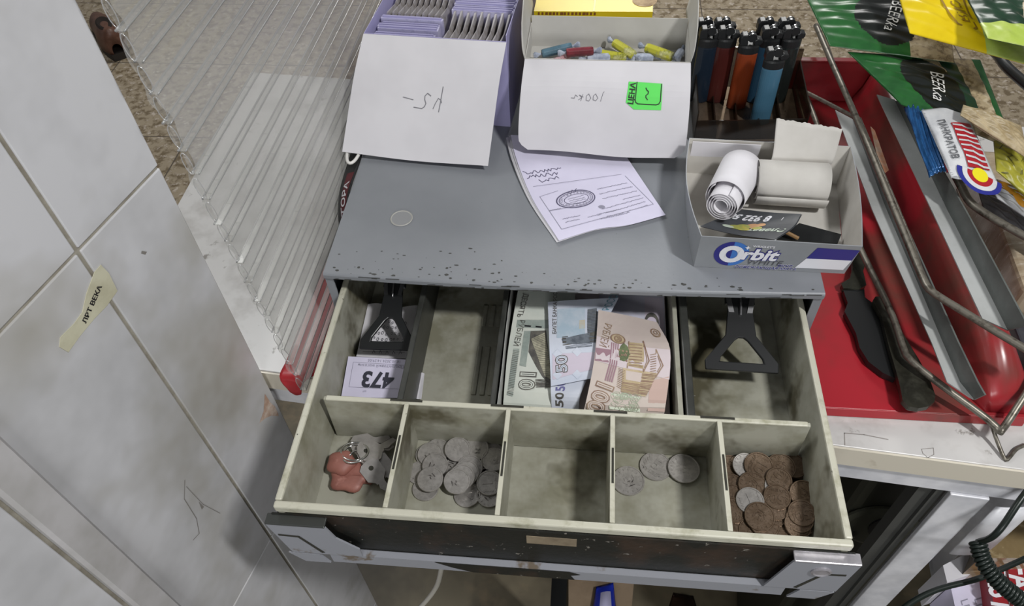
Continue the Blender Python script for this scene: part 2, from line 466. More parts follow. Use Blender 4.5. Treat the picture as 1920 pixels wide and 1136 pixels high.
# black machine in the dark cupboard
mc = thing('appliance', 'dark appliance with a round dial inside the open cupboard', 'appliance', cl(.30,.1,-.98))
X = V((.245, .17, -.30))
m = MB(); cbox(m, .315, .422, .07, .30, -.9795, -.17); m.build('body', mat('olive_black', '#2c2d24', .5), mc, bevel=.01)
m = MB(); dq = aty(1648, 985, cl(.37,.07,0).y-.0005)
Xf = Matrix.Translation(V((dq.x, cl((dq.x)/math.cos(CA),.0695,0).y, dq.z))) @ Matrix.Rotation(CA, 4, 'Z') @ Matrix.Rotation(math.pi/2, 4, 'X')
m.lathe([(.0,0),(.04,0),(.04,.003),(.034,.005),(.0,.005)], 28, 0, Xf, sy=1.15); m.build('dial', mat('dial_olive', '#44453a', .45), mc)
m = MB(); Xf2 = Xf @ Matrix.Translation((0, .006, .0052)); m.lathe([(0,0),(.016,0),(.016,.002),(0,.002)], 20, 0, Xf2, sx=.8, sy=1.4); m.build('dial_window', M_black, mc)
m = MB(); m.lathe([(0,0),(.004,0),(.004,.006),(0,.007)], 10, 0, Xf @ Matrix.Translation((-.026,-.018,.005))); m.build('knob', M_steel, mc)

# ================================================================ clear ribbed sheet
sh = thing('polycarbonate_sheet', 'clear ribbed hollow plastic sheet standing upright left of the cash drawer', 'plastic sheet', (-.25, .4, -.0715))
S0 = V((-.2343, .1432, 0)); S1 = V((-.2190, .68, 0)); SU = (S1-S0).normalized(); SN = V((SU.y, -SU.x, 0))
SLN = V((-.045, .006, 1.))   # the sheet leans a little to the left
def sl(t, w, h): return S0 + SU*t + SN*w + SLN*(h+.08) + V((0,0,-.08))
LEN, HT, ZB = .62, .36, -.0715
rib = .0205; nr = int((HT-ZB)/rib)
def skin(w):
    def f(u, v):
        h = ZB + (HT-ZB)*v; t = LEN*u
        wav = .0012*math.sin(v*nr*6.28319) + (.0022*math.sin(h*63+1)*math.exp(-t*60))
        return sl(t + (.0018*math.sin(h*210)+.0012*math.sin(h*71))*math.exp(-t*150) , w + wav*.35, h)
    return f
for w_ in (0., .0055):
    m = MB(); g = skin(w_); nu, nv = 8, nr*8
    vs = [g((i/nu)**2.2, j/nv) for j in range(nv+1) for i in range(nu+1)]
    m.add(vs, [(j*(nu+1)+i, j*(nu+1)+i+1, (j+1)*(nu+1)+i+1, (j+1)*(nu+1)+i) for j in range(nv) for i in range(nu)])
    m.build('skin', M_sheet, sh, smooth=True)
m = MB()
for k in range(nr+1):
    h = ZB + k*rib + .0006*math.sin(k*2.3)
    pts = []
    for t in (0, .006, .02, .1, .3, LEN):
        e = math.exp(-t*90); pts.append((t + (.0016*math.sin(k*1.7))*e, h + .0012*math.sin(k*2.9+t*9)*e))
    A = [sl(t, .0001, hh-.0005) for t, hh in pts]; B = [sl(t, .0054, hh-.0005) for t, hh in pts]
    up = SLN*.0008
    for i in range(len(pts)-1):
        m.hexa([A[i], A[i+1], B[i+1], B[i]], [A[i]+up, A[i+1]+up, B[i+1]+up, B[i]+up])
m.build('rib', clear('clear_web', '#f2f2f0', .3, .06, '#dedede', .01, .10), sh)
m = MB()
for k in range(nr+1):   # bright welds where each web meets the two skins
    h = ZB + k*rib + .0006*math.sin(k*2.3)
    for w_ in (.0002, .0053):
        pts = []
        for t in (0, .006, .02, .06, .12, .3, .45, LEN):
            e = math.exp(-t*90); pts.append(sl(t + (.0016*math.sin(k*1.7))*e, w_, h + .0008*math.sin(k*2.9+t*9)))
        m.tube(pts, .00075 if w_ < .001 else .00055, 6)
m.build('rib_weld', clear('weld', '#c9cac7', .2, .32, '#d6d6d7', .07, .2), sh, smooth=True)

m = MB()
for k in range(nr):
    h = ZB + (k+.5)*rib
    m.tube([sl(-.0003+.0006*math.sin(k), .0027+.0027*math.cos(a), h + rib*.42*math.sin(a)) for a in [i*6.28319/14 for i in range(14)]], .00035, 5, closed=True)
m.build('cut_edge', clear('cut_edge', '#f2f2f2', .05, .25, '#ffffff', .35), sh, smooth=True)
# red bag under the sheet
m = mk((-.245, .25, -.079)); 
rp = [[(-.2535,.1545,-.094),(-.2485,.1535,-.097),(-.2425,.1525,-.094)],[(-.2600,.1590,-.0765),(-.248,.1575,-.0755),(-.2350,.1565,-.0765)],[(-.2590,.185,-.0772),(-.24,.185,-.0745),(-.2130,.185,-.077)],[(-.2560,.26,-.0772),(-.236,.26,-.0745),(-.209,.26,-.077)],[(-.250,.36,-.0775),(-.232,.36,-.0750),(-.2090,.36,-.0775)]]
Patch(rp).sheet(m, 10, 40, .0012); 
tag(m.build('plastic_bag', M_redbag, smooth=True), 'folded red plastic bag on the counter under the ribbed clear sheet', 'bag')
# black pouch with ring
pz = thing('pouch', 'black pouch with red and white lettering between the clear sheet and the cash drawer', 'pouch', (-.222,.36,-.079))
m = MB(); PP = Patch([[(-.2170,.272,-.0735),(-.2075,.272,-.0735)],[(-.2190,.278,-.03),(-.2075,.276,-.03)],[(-.2205,.300,.010),(-.2065,.288,.0235)],[(-.2205,.350,.020),(-.2060,.345,.0285)],[(-.2200,.43,.018),(-.2060,.43,.0275)],[(-.2170,.45,-.0735),(-.2075,.45,-.0735)]], None, None)
PP.sheet(m, 6, 30, .002); m.build('body', M_black, pz, smooth=True)
m = MB(); m2 = MB()
tx_, ty_ = PP.px(657, 368); PP.rect(m2, PP.W*.36, ty_-.030, PP.W*.99, ty_+.034, 0, .0003, 8); PP.text(m2, 'ТОРА', PP.W*.70, ty_, .0105, 1, .0007, rot=math.radians(90), bold=.02, sx=1.5); m2.build('lettering', [mat('wine_red', '#5d1722', .5), M_paper], pz)
m.tube([V((-.2125, .355, .0320)) + V((.0062*math.cos(a), .020*math.sin(a), .001*math.sin(a))) for a in [i*6.28319/24 for i in range(24)]], .0016, 8, closed=True)
m.build('white_ring', mat('white_ring', '#d8d6d2', .4), pz, smooth=True)

# ================================================================ cash drawer
cd = thing('till', 'grey metal cash drawer pulled open, paint chipped along its front edge', 'cash drawer', (0, .4, -.0795))
HF, HB = .198, .552
def bow(x): return -.0045*math.sin(math.pi*(x+.205)/.41)
m = MB()
def top(u, v):
    x = -.205+.41*u; y = HF+bow(x)*(1-v)+(HB-HF)*v; return (x, y, .0264)
m.surf(top, 24, 6, .0016)
n = 24
for k in range(n):   # rolled front lip
    a, b = -.205+.41*k/n, -.205+.41*(k+1)/n; ya, yb = HF+bow(a), HF+bow(b)
    pr = [(.0, .0264), (-.0012, .0258), (-.0018, .0245), (-.0016, .0205), (.0, .0205)]
    for (p, z), (p2, z2) in zip(pr, pr[1:]): m.add([(a, ya+p, z), (b, yb+p, z), (b, yb+p2, z2), (a, ya+p2, z2)], [(0,3,2,1)])
    m.add([(a, ya, .0205), (b, yb, .0205), (b, yb, .0248), (a, ya, .0248)], [(0,1,2,3)])
m.box((-.205, HF, -.0785), (-.2035, HB, .0248)); m.box((.2035, HF, -.0785), (.205, HB, .0248))
m.box((-.2035, HF+.004, -.0785), (.2035, HB, -.077)); m.box((-.2035, HB-.0015, -.077), (.2035, HB, .0248))
m.box((.198, HF, -.07), (.2035, HF+.0012, .0205)); m.box((-.2035, HF, -.07), (-.198, HF+.0012, .0205))
m.build('housing', M_greymet, cd)
# chips of missing paint on the front edge
m = MB(); TP = Patch([[(-.205, HF-.0045, .0264), (.205, HF-.0045, .0264)], [(-.205, HB, .0264), (.205, HB, .0264)]], .41, HB-HF+.0045)
for k in range(95):
    x = RN.uniform(.004, .406); yy = abs(RN.gauss(0, .006)) + .0045+bow(x-.205) + .0004
    if k > 70: x = RN.uniform(.004, .15); yy += RN.uniform(0, .03)
    r = RN.uniform(.0003, .0011)*(1.5 if RN.random() < .15 else 1)
    e = RN.uniform(1, 2.6)
    if x - r*e < .002 or x + r*e > .408: continue
    TP.poly(m, [(x+r*e*math.cos(a)*RN.uniform(.6,1.1), yy+r*math.sin(a)*RN.uniform(.6,1.1)) for a in [i*6.283/7 for i in range(7)]], 0, .0001)
for k in range(46):
    x = RN.uniform(-.2, .2); L = RN.uniform(.002, .013); y0 = HF+bow(x)-.0021; z0 = RN.choice([.0208,.0212,.0245,.0252])
    m.add([(x, y0, z0), (min(x+L,.203), HF+bow(x+L)-.0021, z0), (min(x+L,.203), HF+bow(x+L)-.0021, z0+RN.uniform(.0004,.0014)), (x, y0, z0+.0006)], [(0,1,2,3)])
m.build('paint_chip', M_chip, cd)
m = MB(); q = at(753, 410, .0264)
m.lathe([(0,0),(.0102,0),(.0102,.0006),(.0096,.0010),(.0088,.0006),(0,.0006)], 32, 0, Matrix.Translation((q.x, q.y, .0265)), ms=[0,0,1,1,0])
m.build('round_plug', [mat('plug_grey', '#8b8c8e', .45), mat('plug_rim', '#a3a29d', .45)], cd)
# drawer body and fascia
dr = MB(); dr.box((-.199, .0, -.0765), (.199, HB-.02, -.0545)); dr.box((-.2005, .004, -.0765), (-.199, HB-.02, -.02)); dr.box((.199, .004, -.0765), (.2005, HB-.02, -.02))
dro = dr.build('drawer', M_rust, cd)
m = MB(); m.box((-.2, -.0012, -.0755), (.2, .0, -.0095)); m.build('drawer_front', M_rust, dro)
m = MB(); m.ext([(-.168,-.0014,-.0615),(.166,-.0014,-.0615),(.166,-.0014,-.0765),(-.168,-.0014,-.0765)], (0,-.0055,0)); m.build('bottom_lip', M_greylip, dro, bevel=.0008)
m = MB(); m.ext([(-.088,-.0070,-.0620),(.012,-.0070,-.0620),(.020,-.0070,-.0660),(.013,-.0070,-.0690),(.016,-.0070,-.0763),(-.060,-.0070,-.0763),(-.075,-.0070,-.0700)], (0,-.0003,0)); m.build('rust_patch', M_rust, dro)
m = MB(); m.box((-.019, -.0017, -.0285), (.016, -.0013, -.0165)); m.build('tape_patch', mat('tan_tape', '#8a7d68', .6, c2='#6f6250', ns=40), dro)
for sd, fm in ((-1, mat('dark_steel', '#4c4e4c', .4, metal=.6)), (1, M_chrome)):
    m = MB(); b = MB()
    x0, x1 = sd*.2035, sd*.160
    m.box((min(x0,x1), -.0085, -.0125), (max(x0,x1), .0, -.0105))
    o = m.build('corner_bracket', fm, dro, bevel=.0007)
    pts = [(x0, -.013), (x1, -.013), (sd*.150, -.060), (sd*.2, -.060)]
    if sd < 0: pts = [(x0, -.013), (x1, -.013), (sd*.156,-.03), (sd*.142, -.0475), (sd*.142,-.0605), (sd*.196, -.0605)]
    b.ext([(x, -.0062, z) for x, z in pts], (0, -.0016, 0))
    # lower plate past the slit
    b.ext([(sd*.200, -.006, -.0625), (sd*.176, -.006, -.0625), (sd*.170, -.006, -.0775), (sd*.190, -.006, -.0775)], (0, -.0016, 0))
    b.build('bracket_face', M_greylip, o, bevel=.0004)
    b = MB(); b.ext([(sd*.1985,-.0079,-.0285),(sd*.1830,-.0079,-.0295),(sd*.1700,-.0079,-.0570),(sd*.1725,-.0079,-.0580),(sd*.1845,-.0079,-.0320),(sd*.1985,-.0079,-.0310)][::1 if sd < 0 else -1], (0,-.0002,0)); b.build('slit', M_slot, o)
    if sd > 0:
        m = MB(); m.lathe([(.0045,0),(.0068,0),(.0068,.001),(.0055,.0016),(.0045,.001)], 24, 0, Matrix.Translation((.181, -.0078, -.026)) @ Matrix.Rotation(math.pi/2, 4, 'X')); m.build('rivet_ring', M_chrome, o)

# ================================================================ money tray
tr = thing('cash_tray', 'cream plastic money tray with coin and note compartments inside the open drawer', 'cash tray', (0, .2, -.0745))
TB, ZF = .40, -.052
def draft(mb, a, b, n, m=0, wt=.0045, wb=.0045, dr_=.006, z0=ZF, z1=0):
    """wall from a to b (outer top edge), n = inward direction"""
    a, b, n = V((*a, 0)), V((*b, 0)), V((*n, 0)); Z0, Z1 = V((0,0,z0)), V((0,0,z1))
    mb.hexa([a+n*dr_*.6+Z0, b+n*dr_*.6+Z0, b+n*(dr_+wb)+Z0, a+n*(dr_+wb)+Z0], [a+Z1, b+Z1, b+n*wt+Z1, a+n*wt+Z1], m)
m = MB()
m.box((-.192, .004, ZF-.002), (.192, TB, ZF))
draft(m, (.196,0), (-.196,0), (0,1)); draft(m, (.196,TB), (.196,0), (-1,0)); draft(m, (-.196,0), (-.196,TB), (1,0)); draft(m, (-.196,TB), (.196,TB), (0,-1))
for gx, gy, gn in ((-.078,.135,4),(.100,.145,2)):     # raised ribs moulded in the floor
    for k in range(gn):
        for y0, y1 in ((gy, gy+.052), (gy+.075, gy+.10)):
            m.box((gx+k*.0072, y0, ZF-.0005), (gx+k*.0072+.0045, y1, ZF+.0012))
m.build('shell', M_tray, tr, bevel=.0012)
m = MB()   # rolled rim, worn lighter
for lo, hi in (((-.1965,-.0008,-.0075),(.1965,.0046,.0008)), ((-.1968,.0047,-.006),(-.1915,TB,.0008)), ((.1915,.0047,-.006),(.1968,TB,.0008))): m.box(lo, hi)
m.build('rim', M_rim, tr, bevel=.0014)
YD = .0916
m = MB(); m.hexa([(-.1835,YD-.0035,ZF+.0005),(.1835,YD-.0035,ZF+.0005),(.1835,YD+.0045,ZF+.0005),(-.1835,YD+.0045,ZF+.0005)], [(-.184,YD-.0012,-.0012),(.184,YD-.0012,-.0012),(.184,YD+.0022,-.0012),(-.184,YD+.0022,-.0012)])
m.build('cross_wall', M_tray, tr, bevel=.0008)
m = MB(); m.box((-.182, YD-.0016, -.0026), (.182, YD+.0026, -.0004))
m.build('cross_wall_edge', M_rim, tr, bevel=.0008)
for x in (-.118, -.040, .038, .117):
    m = MB(); m.box((x-.013, YD+.0004, -.0005), (x+.012, YD+.0022, .0001)); m.build('slot_mark', M_slot, tr)
for k in range(4):
    x = -.196 + .0784*(k+1)
    m = MB(); m.hexa([(x-.0022,.006,ZF+.0005),(x+.0022,.006,ZF+.0005),(x+.0022,YD-.003,ZF+.0005),(x-.0022,YD-.003,ZF+.0005)], [(x-.0017,.0047,-.0008),(x+.0017,.0047,-.0008),(x+.0017,YD-.0013,-.0008),(x-.0017,YD-.0013,-.0008)])
    o = m.build('coin_divider', M_tray, tr)
    m = MB(); m.box((x-.0018, .0047, -.0012), (x+.0018, YD-.0017, .0004)); m.build('divider_edge', M_rim, o, bevel=.0006)
    m = MB(); m.box((x-.0007, .034, .0004), (x+.0009, .062, .0006)); m.build('slot_mark', M_slot, o)
for x, tw, mm_ in ((-.1255,.0050,M_divblack),(-.053,.004,M_divblack),(.0985,.0065,M_divblack)):
    m = MB(); m.box((x-tw/2, YD+.0035, ZF+.0003), (x+tw/2, .36, -.0065)); m.build('note_divider', mm_, tr, bevel=.001)
m = MB(); m.box((.0895, YD+.0035, ZF+.0003), (.0935, .30, -.010)); m.build('note_divider', M_tray, tr, bevel=.0008)
# clips that hold the notes down
OUT = [(-.029,.001),(.029,.001),(.0295,.009),(.0125,.032),(.0095,.062),(-.0095,.062),(-.0125,.032),(-.0295,.009)]
INN = [(-.0175,.0085),(.0175,.0085),(.0165,.0125),(.0052,.0275),(.002,.0300),(-.002,.0300),(-.0052,.0275),(-.0165,.0125)]
def clip(xc, yb, zb, rz=0., sc=1.):
    X = Matrix.Translation((xc, yb, zb)) @ Matrix.Diagonal((sc, 1, 1, 1)) @ Matrix.Rotation(rz, 4, 'Z') @ Matrix.Rotation(math.radians(17), 4, 'X')
    m = MB(X); n = 8; t = .0032
    lo = [(x,y,0) for x,y in OUT]+[(x,y,0) for x,y in INN]; hi = [(x,y,t) for x,y in OUT]+[(x,y,t) for x,y in INN]
    fs = []
    for i in range(n):
        j = (i+1)%n
        fs += [(i,n+i,n+j,j), (16+i,16+j,24+j,24+i), (i,j,16+j,16+i), (8+i,24+i,24+j,8+j)]
    m.add(lo+hi, fs); o = m.build('note_clip', M_black, tr, bevel=.0009)
    m = MB(X)
    for sx in (-1, 1): m.hexa([(sx*.0075-.0022,.052,.0034),(sx*.0075+.0022,.052,.0034),(sx*.012+.0022,.078,.0044),(sx*.012-.0022,.078,.0044)], [(sx*.0075-.0022,.052,.0042),(sx*.0075+.0022,.052,.0042),(sx*.012+.0022,.078,.0052),(sx*.012-.0022,.078,.0052)])
    m.tube([(0,.05,.0042),(0,.06,.006),(0,.078,.006)], .0011, 8)
    m.build('spring', M_steel, o)
    m = MB(X); m.box((-.012,.060,-.001),(.012,.085,.0032)); m.build('hinge', M_black, o)
clip(-.1525, .160, -.0300, math.radians(1), .80); clip(.1445, .152, -.0245, math.radians(-1))
ZH = .0266   # top of the cash drawer
# ================================================================ flip-top box of lilac packets
bx = thing('carton', 'open white carton of lilac packets, front lid folded down with 45 pencilled on it', 'box', (-.13, .48, ZH))
a = math.radians(-5); bX = V((math.cos(a), math.sin(a), 0)); bY = V((-math.sin(a), math.cos(a), 0)); B0 = V((-.2000, .4152, ZH))
def bq(x, y, z): return B0 + bX*x + bY*y + V((0,0,z))
BW, BD, BH = .1355, .165, .0932
def bbox(mb, x0, x1, y0, y1, z0, z1, m=0):
    mb.hexa([bq(x0,y0,z0), bq(x1,y0,z0), bq(x1,y1,z0), bq(x0,y1,z0)], [bq(x0,y0,z1), bq(x1,y0,z1), bq(x1,y1,z1), bq(x0,y1,z1)], m)
m = MB(); t = .0006
bbox(m, 0, BW, 0, t, 0, BH); bbox(m, 0, t, t, BD, 0, BH); bbox(m, BW-t, BW, t, BD, 0, BH+.006); bbox(m, t, BW-t, BD-t, BD, 0, BH); bbox(m, t, BW-t, t, BD-t, 0, t)
m.build('body', M_lilac, bx)
L0, L1 = bq(0, -.0008, BH), bq(BW, -.0008, BH)
rows = [[L0, L0.lerp(L1,.5), L1], [V((-.209,.391,.092)), V((-.142,.384,.094)), V((-.0705,.377,.094))], [V((-.2165,.366,.060)), V((-.148,.359,.061)), V((-.0755,.352,.061))], [V((-.2225,.3475,.0345)), V((-.151,.3405,.0315)), V((-.0795,.3325,.0345))]]
F = Patch(rows[::-1], None, None)
m = MB(); F.sheet(m, 14, 14, .0006); lid = m.build('front_lid', M_card, bx)
m = MB()
def pen(P, mb, pts, wd, mi=0): P.line(mb, pts, wd, mi, .0003)
# 45- written upside down
for l, wd in (([(831,163),(827,186),(822.5,210)],.0008), ([(812,204),(816,195),(822,184.5),(827,188),(828,193)],.0007), ([(808,180),(802,175),(797,180),(796.5,187),(798.6,194),(796,200),(791,203.5),(776,201)],.0008), ([(756,182),(775,187)],.0007)):
    pen(F, m, F.pxs(l), wd)
m.build('handwriting', M_pencil, lid)
# packets in four blocks
MPK = mat('lilac_packet', '#b6b3d0', .6, c2='#8b88ae', ns=60, lo=.55, hi=.7, stretch=(1,6,1))
MPK2 = mat('silver_packet', '#b8b4b6', .4, metal=.25, c2='#8c8277', ns=120, lo=.5, hi=.7)
MPK3 = mat('lilac_edge', '#9f9bc0', .6)
def env(x0, x1, y, z1, along=True):
    o = bq((x0+x1)/2, y, .001) if along else bq(x0, y, .001)
    m = mk(o)
    if along:
        bbox(m, x0, x1, y-.0025, y+.0020, .001, z1-.0018, 0); bbox(m, x0+.0015, x1-.0015, y-.0012, y+.0006, z1-.0018, z1, 1)
    return m
G = 'lilac paper packets in the white carton'
for k in range(7):
    z1 = .089 - .0015*(k % 3); e = env(.004+.002*(k % 2), .0655-.001*(k % 3), .0045+.0062*k, z1)
    o = e.build('packet', [MPK, MPK3])
    tag(o, 'lilac paper packet standing edge up in the front left block of the carton', 'packet', 'packets in the front left block')
for k in range(5):
    e = env(.0705, .131, .0600+.0056*k, .091-.0012*(k % 2)); tag(e.build('packet', [MPK, MPK3]), 'lilac paper packet standing edge up in the rear right block of the carton', 'packet', 'packets in the rear right block')
def twisted(x, y0, y1, z1, lean):
    m = mk(bq(x, (y0+y1)/2, .001)); n = 8
    def pr(s):   # half width of the ridge along the packet, pinched at the middle
        return .0021*(.35+.65*abs(2*s-1)**.7)
    L = []
    for i in range(n+1):
        s = i/n; y = y0+(y1-y0)*s; h = pr(s); zz = z1 - .004*(1-abs(2*s-1))
        L.append([bq(x-.0023, y, .001), bq(x-.0023, y, zz-.008), bq(x+lean-h*.5, y, zz), bq(x+lean+h*.5, y, zz+.0006), bq(x+.0023, y, zz-.008), bq(x+.0023, y, .001)])
    vs = [p for l in L for p in l]; fs = []
    for i in range(n):
        for k in range(6): fs.append((i*6+k, i*6+(k+1)%6, (i+1)*6+(k+1)%6, (i+1)*6+k))
    fs += [tuple(range(6))[::-1], tuple(n*6+k for k in range(6))]
    m.add(vs, fs); return m
for k in range(9):
    o = twisted(.0735+.0067*k, .0035, .0545, .0895+.0008*math.sin(k*2), .0012).build('packet', MPK2)
    tag(o, 'silver grey twisted packet standing in the front right block of the carton', 'packet', 'packets in the front right block')
for k in range(10):
    o = twisted(.0075+.0060*k, .0480, .096, .0885+.0008*math.sin(k*1.3), .0012).build('packet', MPK2)
    tag(o, 'silver grey twisted packet standing in the rear left block of the carton', 'packet', 'packets in the rear left block')

# ================================================================ flip-top box of candies
cx = thing('carton', 'open white carton of wrapped candies with a green price sticker on its folded lid', 'box', (.03, .41, ZH))
C0x, CWd, CD_, CH = V((-.0478, .3930, ZH)), .1478, .062, .0834
def cqx(x, y, z): return C0x + V((1, -.018, 0)).normalized()*x + V((.018, 1, 0)).normalized()*y + V((0,0,z))
def cbx(mb, x0, x1, y0, y1, z0, z1, m=0):
    mb.hexa([cqx(x0,y0,z0), cqx(x1,y0,z0), cqx(x1,y1,z0), cqx(x0,y1,z0)], [cqx(x0,y0,z1), cqx(x1,y0,z1), cqx(x1,y1,z1), cqx(x0,y1,z1)], m)
m = MB(); t = .0007
cbx(m, 0, CWd, 0, t, 0, CH); cbx(m, 0, t, t, CD_, 0, CH); cbx(m, CWd-t, CWd, t, CD_, 0, CH); cbx(m, t, CWd-t, CD_-t, CD_, 0, CH+.0075); cbx(m, t, CWd-t, t, CD_-t, 0, t)
cbx(m, t, CWd-t, t, CD_-t, .058, .059)
m.build('body', M_greycard, cx)
for sd, x in ((-1, 0), (1, CWd)):
    m = MB(); Patch([[cqx(x, 0, CH-.001), cqx(x, CD_+.03, CH-.001)], [cqx(x+sd*.002, .001, CH+.012), cqx(x+sd*.003, CD_+.028, CH+.022)], [cqx(x+sd*.003, .012, CH+.028), cqx(x+sd*.006, CD_+.024, CH+.044)]]).sheet(m, 8, 8, .0006)
    m.build('side_flap', M_greycard, cx, smooth=True)
L0, L1 = cqx(0, -.0008, CH), cqx(CWd, -.0008, CH)
rr = [[L0, L0.lerp(L1,.5), L1], [V((-.0505,.376,.089)), V((.026,.3735,.091)), V((.1012,.371,.089))], [V((-.0525,.361,.059)), V((.025,.358,.061)), V((.1015,.354,.059))], [V((-.0522,.3535,.0385)), V((.025,.348,.0385)), V((.1005,.346,.0375))]]
F2 = Patch(rr[::-1], None, None)
m = MB()
# rounded lower corners
def lidmap(u, v):
    cut = .055*max(0, 1-v/.14)**2.2
    return F2.P(cut + u*(1-2*cut), v + .012*math.sin(u*7.2)*(1-v))
m.surf(lidmap, 22, 18, .0006); lid2 = m.build('front_lid', M_card, cx)
m = MB()
for l in ([(1133,172),(1131,174),(1126,190)], [(1117,176),(1112.5,180),(1112,187),(1117,189),(1121,184),(1117,176)], [(1104,176),(1099.5,180),(1099,188),(1104,189.5),(1108,184),(1104,176)], [(1093,177),(1089,189)], [(1094,182),(1086,178),(1091,183),(1085,187)], [(1083,181),(1079,178),(1077,184),(1071,183.5)]):
    pen(F2, m, F2.pxs(l), .0005)
m.build('handwriting', M_pencil, lid2)
m = MB()
F2.poly(m, F2.pxs([(1179,153),(1242,157),(1239.5,206.5),(1188.5,205),(1173.5,192)]), 0, .0006)
F2.line(m, F2.pxs([(1194.5,154),(1192,178),(1191,187),(1192,192),(1196,194.5),(1210,195.5),(1230,196.5),(1235,195),(1238,190),(1239,176),(1240.5,158)]), .0008, 1, .0009)
F2.text(m, 'ЦЕНА', *F2.px(1185.5,176), .0068, 1, .0009, rot=math.radians(86), bold=.03)
F2.line(m, F2.pxs([(1211,165),(1213,169),(1216,172),(1215,176),(1211,179),(1211,183),(1214,187)]), .0008, 1, .0009)
m.build('price_sticker', [mat('green_sticker', '#57d857', .5), M_ink], cx)
# candies
def candy(pos, yaw, tilt, L, r, mcol, mend, label, hexn=8):
    X = Matrix.Translation(pos) @ Matrix.Rotation(yaw, 4, 'Z') @ Matrix.Rotation(math.pi/2+tilt, 4, 'Y')
    o = thing('candy', label, 'candy', pos, 0, 'wrapped candies in the white carton')
    m = MB(X); m.lathe([(0,-L/2),(r*.9,-L/2+.0004),(r,-L/2+.002),(r*1.02,0),(r,L/2-.002),(r*.9,L/2-.0004),(0,L/2)], hexn, 0, ); m.build('wrapper', mcol, o, smooth=False, bevel=.0004)
    for sd in (-1, 1):
        m = MB(X); m.lathe([(.0016,sd*L/2),(.0012,sd*(L/2+.0016)),(.0036,sd*(L/2+.006)),(.0026,sd*(L/2+.0078))], 9, 0, sy=.55); m.build('twisted_end', mend, o)
    return o
Mteal = mat('teal_wrapper', '#5f7f90', .4, c2='#46616f', ns=70); Mmar = mat('maroon_wrapper', '#7b2a35', .4, c2='#5c1f29', ns=80)
Mlime = mat('lime_wrapper', '#b3b13a', .35, c2='#7d8030', ns=110, lo=.5, hi=.6, c3='#d9d7a0', ns3=60); Mcl = mat('pale_wrapper', '#b9c0cf', .3, c2='#8992a6', ns=90)
def cpos(px, py, z): return at(px, py, z)
candy(cpos(1044, 94, .094), .30, -.10, .030, .0042, Mteal, Mcl, 'blue grey wrapped candy leaning at the left end of the carton')
candy(cpos(1087, 97, .098), .16, .0, .026, .0042, Mmar, Mcl, 'dark red wrapped candy lying across the pile in the carton')
candy(cpos(1170, 92, .096), -.75, .10, .026, .0046, Mlime, Mcl, 'lime wrapped candy pointing up in the middle of the pile')
candy(cpos(1236, 98, .096), -.50, .05, .028, .0048, Mlime, Mcl, 'lime wrapped candy at the right end of the pile')
candy(cpos(1150, 105, .0915), -.25, .0, .026, .0044, Mlime, Mcl, 'lime wrapped candy lying low in front of the middle one')
candy(cpos(1122, 108, .091), .12, .0, .022, .0042, Mcl, Mcl, 'pale grey wrapped candy half hidden by the front of the carton')
candy(cpos(1052, 112, .0905), .7, .0, .018, .0042, mat('pink_wrapper', '#c9a9ac', .4, c2='#8a3f49', ns=140), Mcl, 'pink and white wrapped candy under the dark red one')
candy(cpos(1205, 108, .0905), .1, .0, .02, .0042, Mcl, Mcl, 'pale wrapped candy low between the lime ones')
candy(cpos(1272, 104, .0905), 1.2, .0, .016, .004, Mcl, Mcl, 'pale wrapped candy in the right corner of the carton')
# yellow pack behind the carton
m = mk((.01, .50, ZH)); yb = [at(1001, 21, .112), at(1224, 22, .112)]
ya, yc = yb; yd = V((.02, .5, 0)).normalized()*.07
m.hexa([V((ya.x,ya.y,ZH)), V((yc.x,yc.y,ZH)), V((yc.x,yc.y,ZH))+yd, V((ya.x,ya.y,ZH))+yd], [ya, yc, yc+yd, ya+yd], 0)
YP = flat(V((ya.x,ya.y-.0002,.104)), V((yc.x,yc.y-.0002,.104)), V((yc.x,yc.y-.0002,.112)), V((ya.x,ya.y-.0002,.112)))
for k in range(16): YP.rect(m, .004+k*.0036, .0045, .004+k*.0036+RN.uniform(.0015,.003), .0072, 1, .0002, 1)
YT = flat(ya, yc, yc+yd, ya+yd); YT.disc(m, YT.W*.93, YT.H*.30, .012, .012, 2, .0003); YT.rect(m, YT.W*.50, .0, YT.W*.515, YT.H, 3, .0003, 2)
tag(m.build('yellow_box', [mat('yellow_card', '#d9c11e', .35, c2='#cdb41a', ns=8), mat('brown_print', '#7d4a22', .5), mat('cookie', '#b49a72', .6, c2='#7f6340', ns=90), mat('yellow_line', '#e2d68a', .4)]), 'yellow printed pack standing behind the candy carton', 'box')

# ================================================================ folded papers
ZP = ZH
dc = [at(958,262,ZP), at(1048,455,ZP), at(1247,407,ZP), at(1150,262,ZP)]
def papers(dx, dy, z, rot):
    bl, br, tr_, tl = dc[1], dc[2], dc[3], dc[0]
    c = (bl+br+tr_+tl)/4; Rm = Matrix.Rotation(rot, 3, 'Z')
    f = lambda p, dz=0: Rm @ (p-c) + c + V((dx, dy, z+dz))
    l1, l2 = bl.lerp(tl, .38) + V((-.006,-.002,0)), bl.lerp(tl, .75) + V((-.005,0,0)); r1, r2 = br.lerp(tr_, .38), br.lerp(tr_, .75)
    q1 = bl.lerp(br, .35)+V((.0005,.003,0)); q2 = bl.lerp(br, .65)+V((0,-.0015,0))
    return Patch([[f(bl), f(q1), f(q2), f(br)], [f(l1,.001), f(l1.lerp(r1,.35)), f(l1.lerp(r1,.65)), f(r1)], [f(l2,.0022), f(l2.lerp(r2,.35),.0006), f(l2.lerp(r2,.65),.0002), f(r2)], [f(tl,.003), f(tl.lerp(tr_,.35),.0012), f(tl.lerp(tr_,.65),.0005), f(tr_)]], .085, .105)
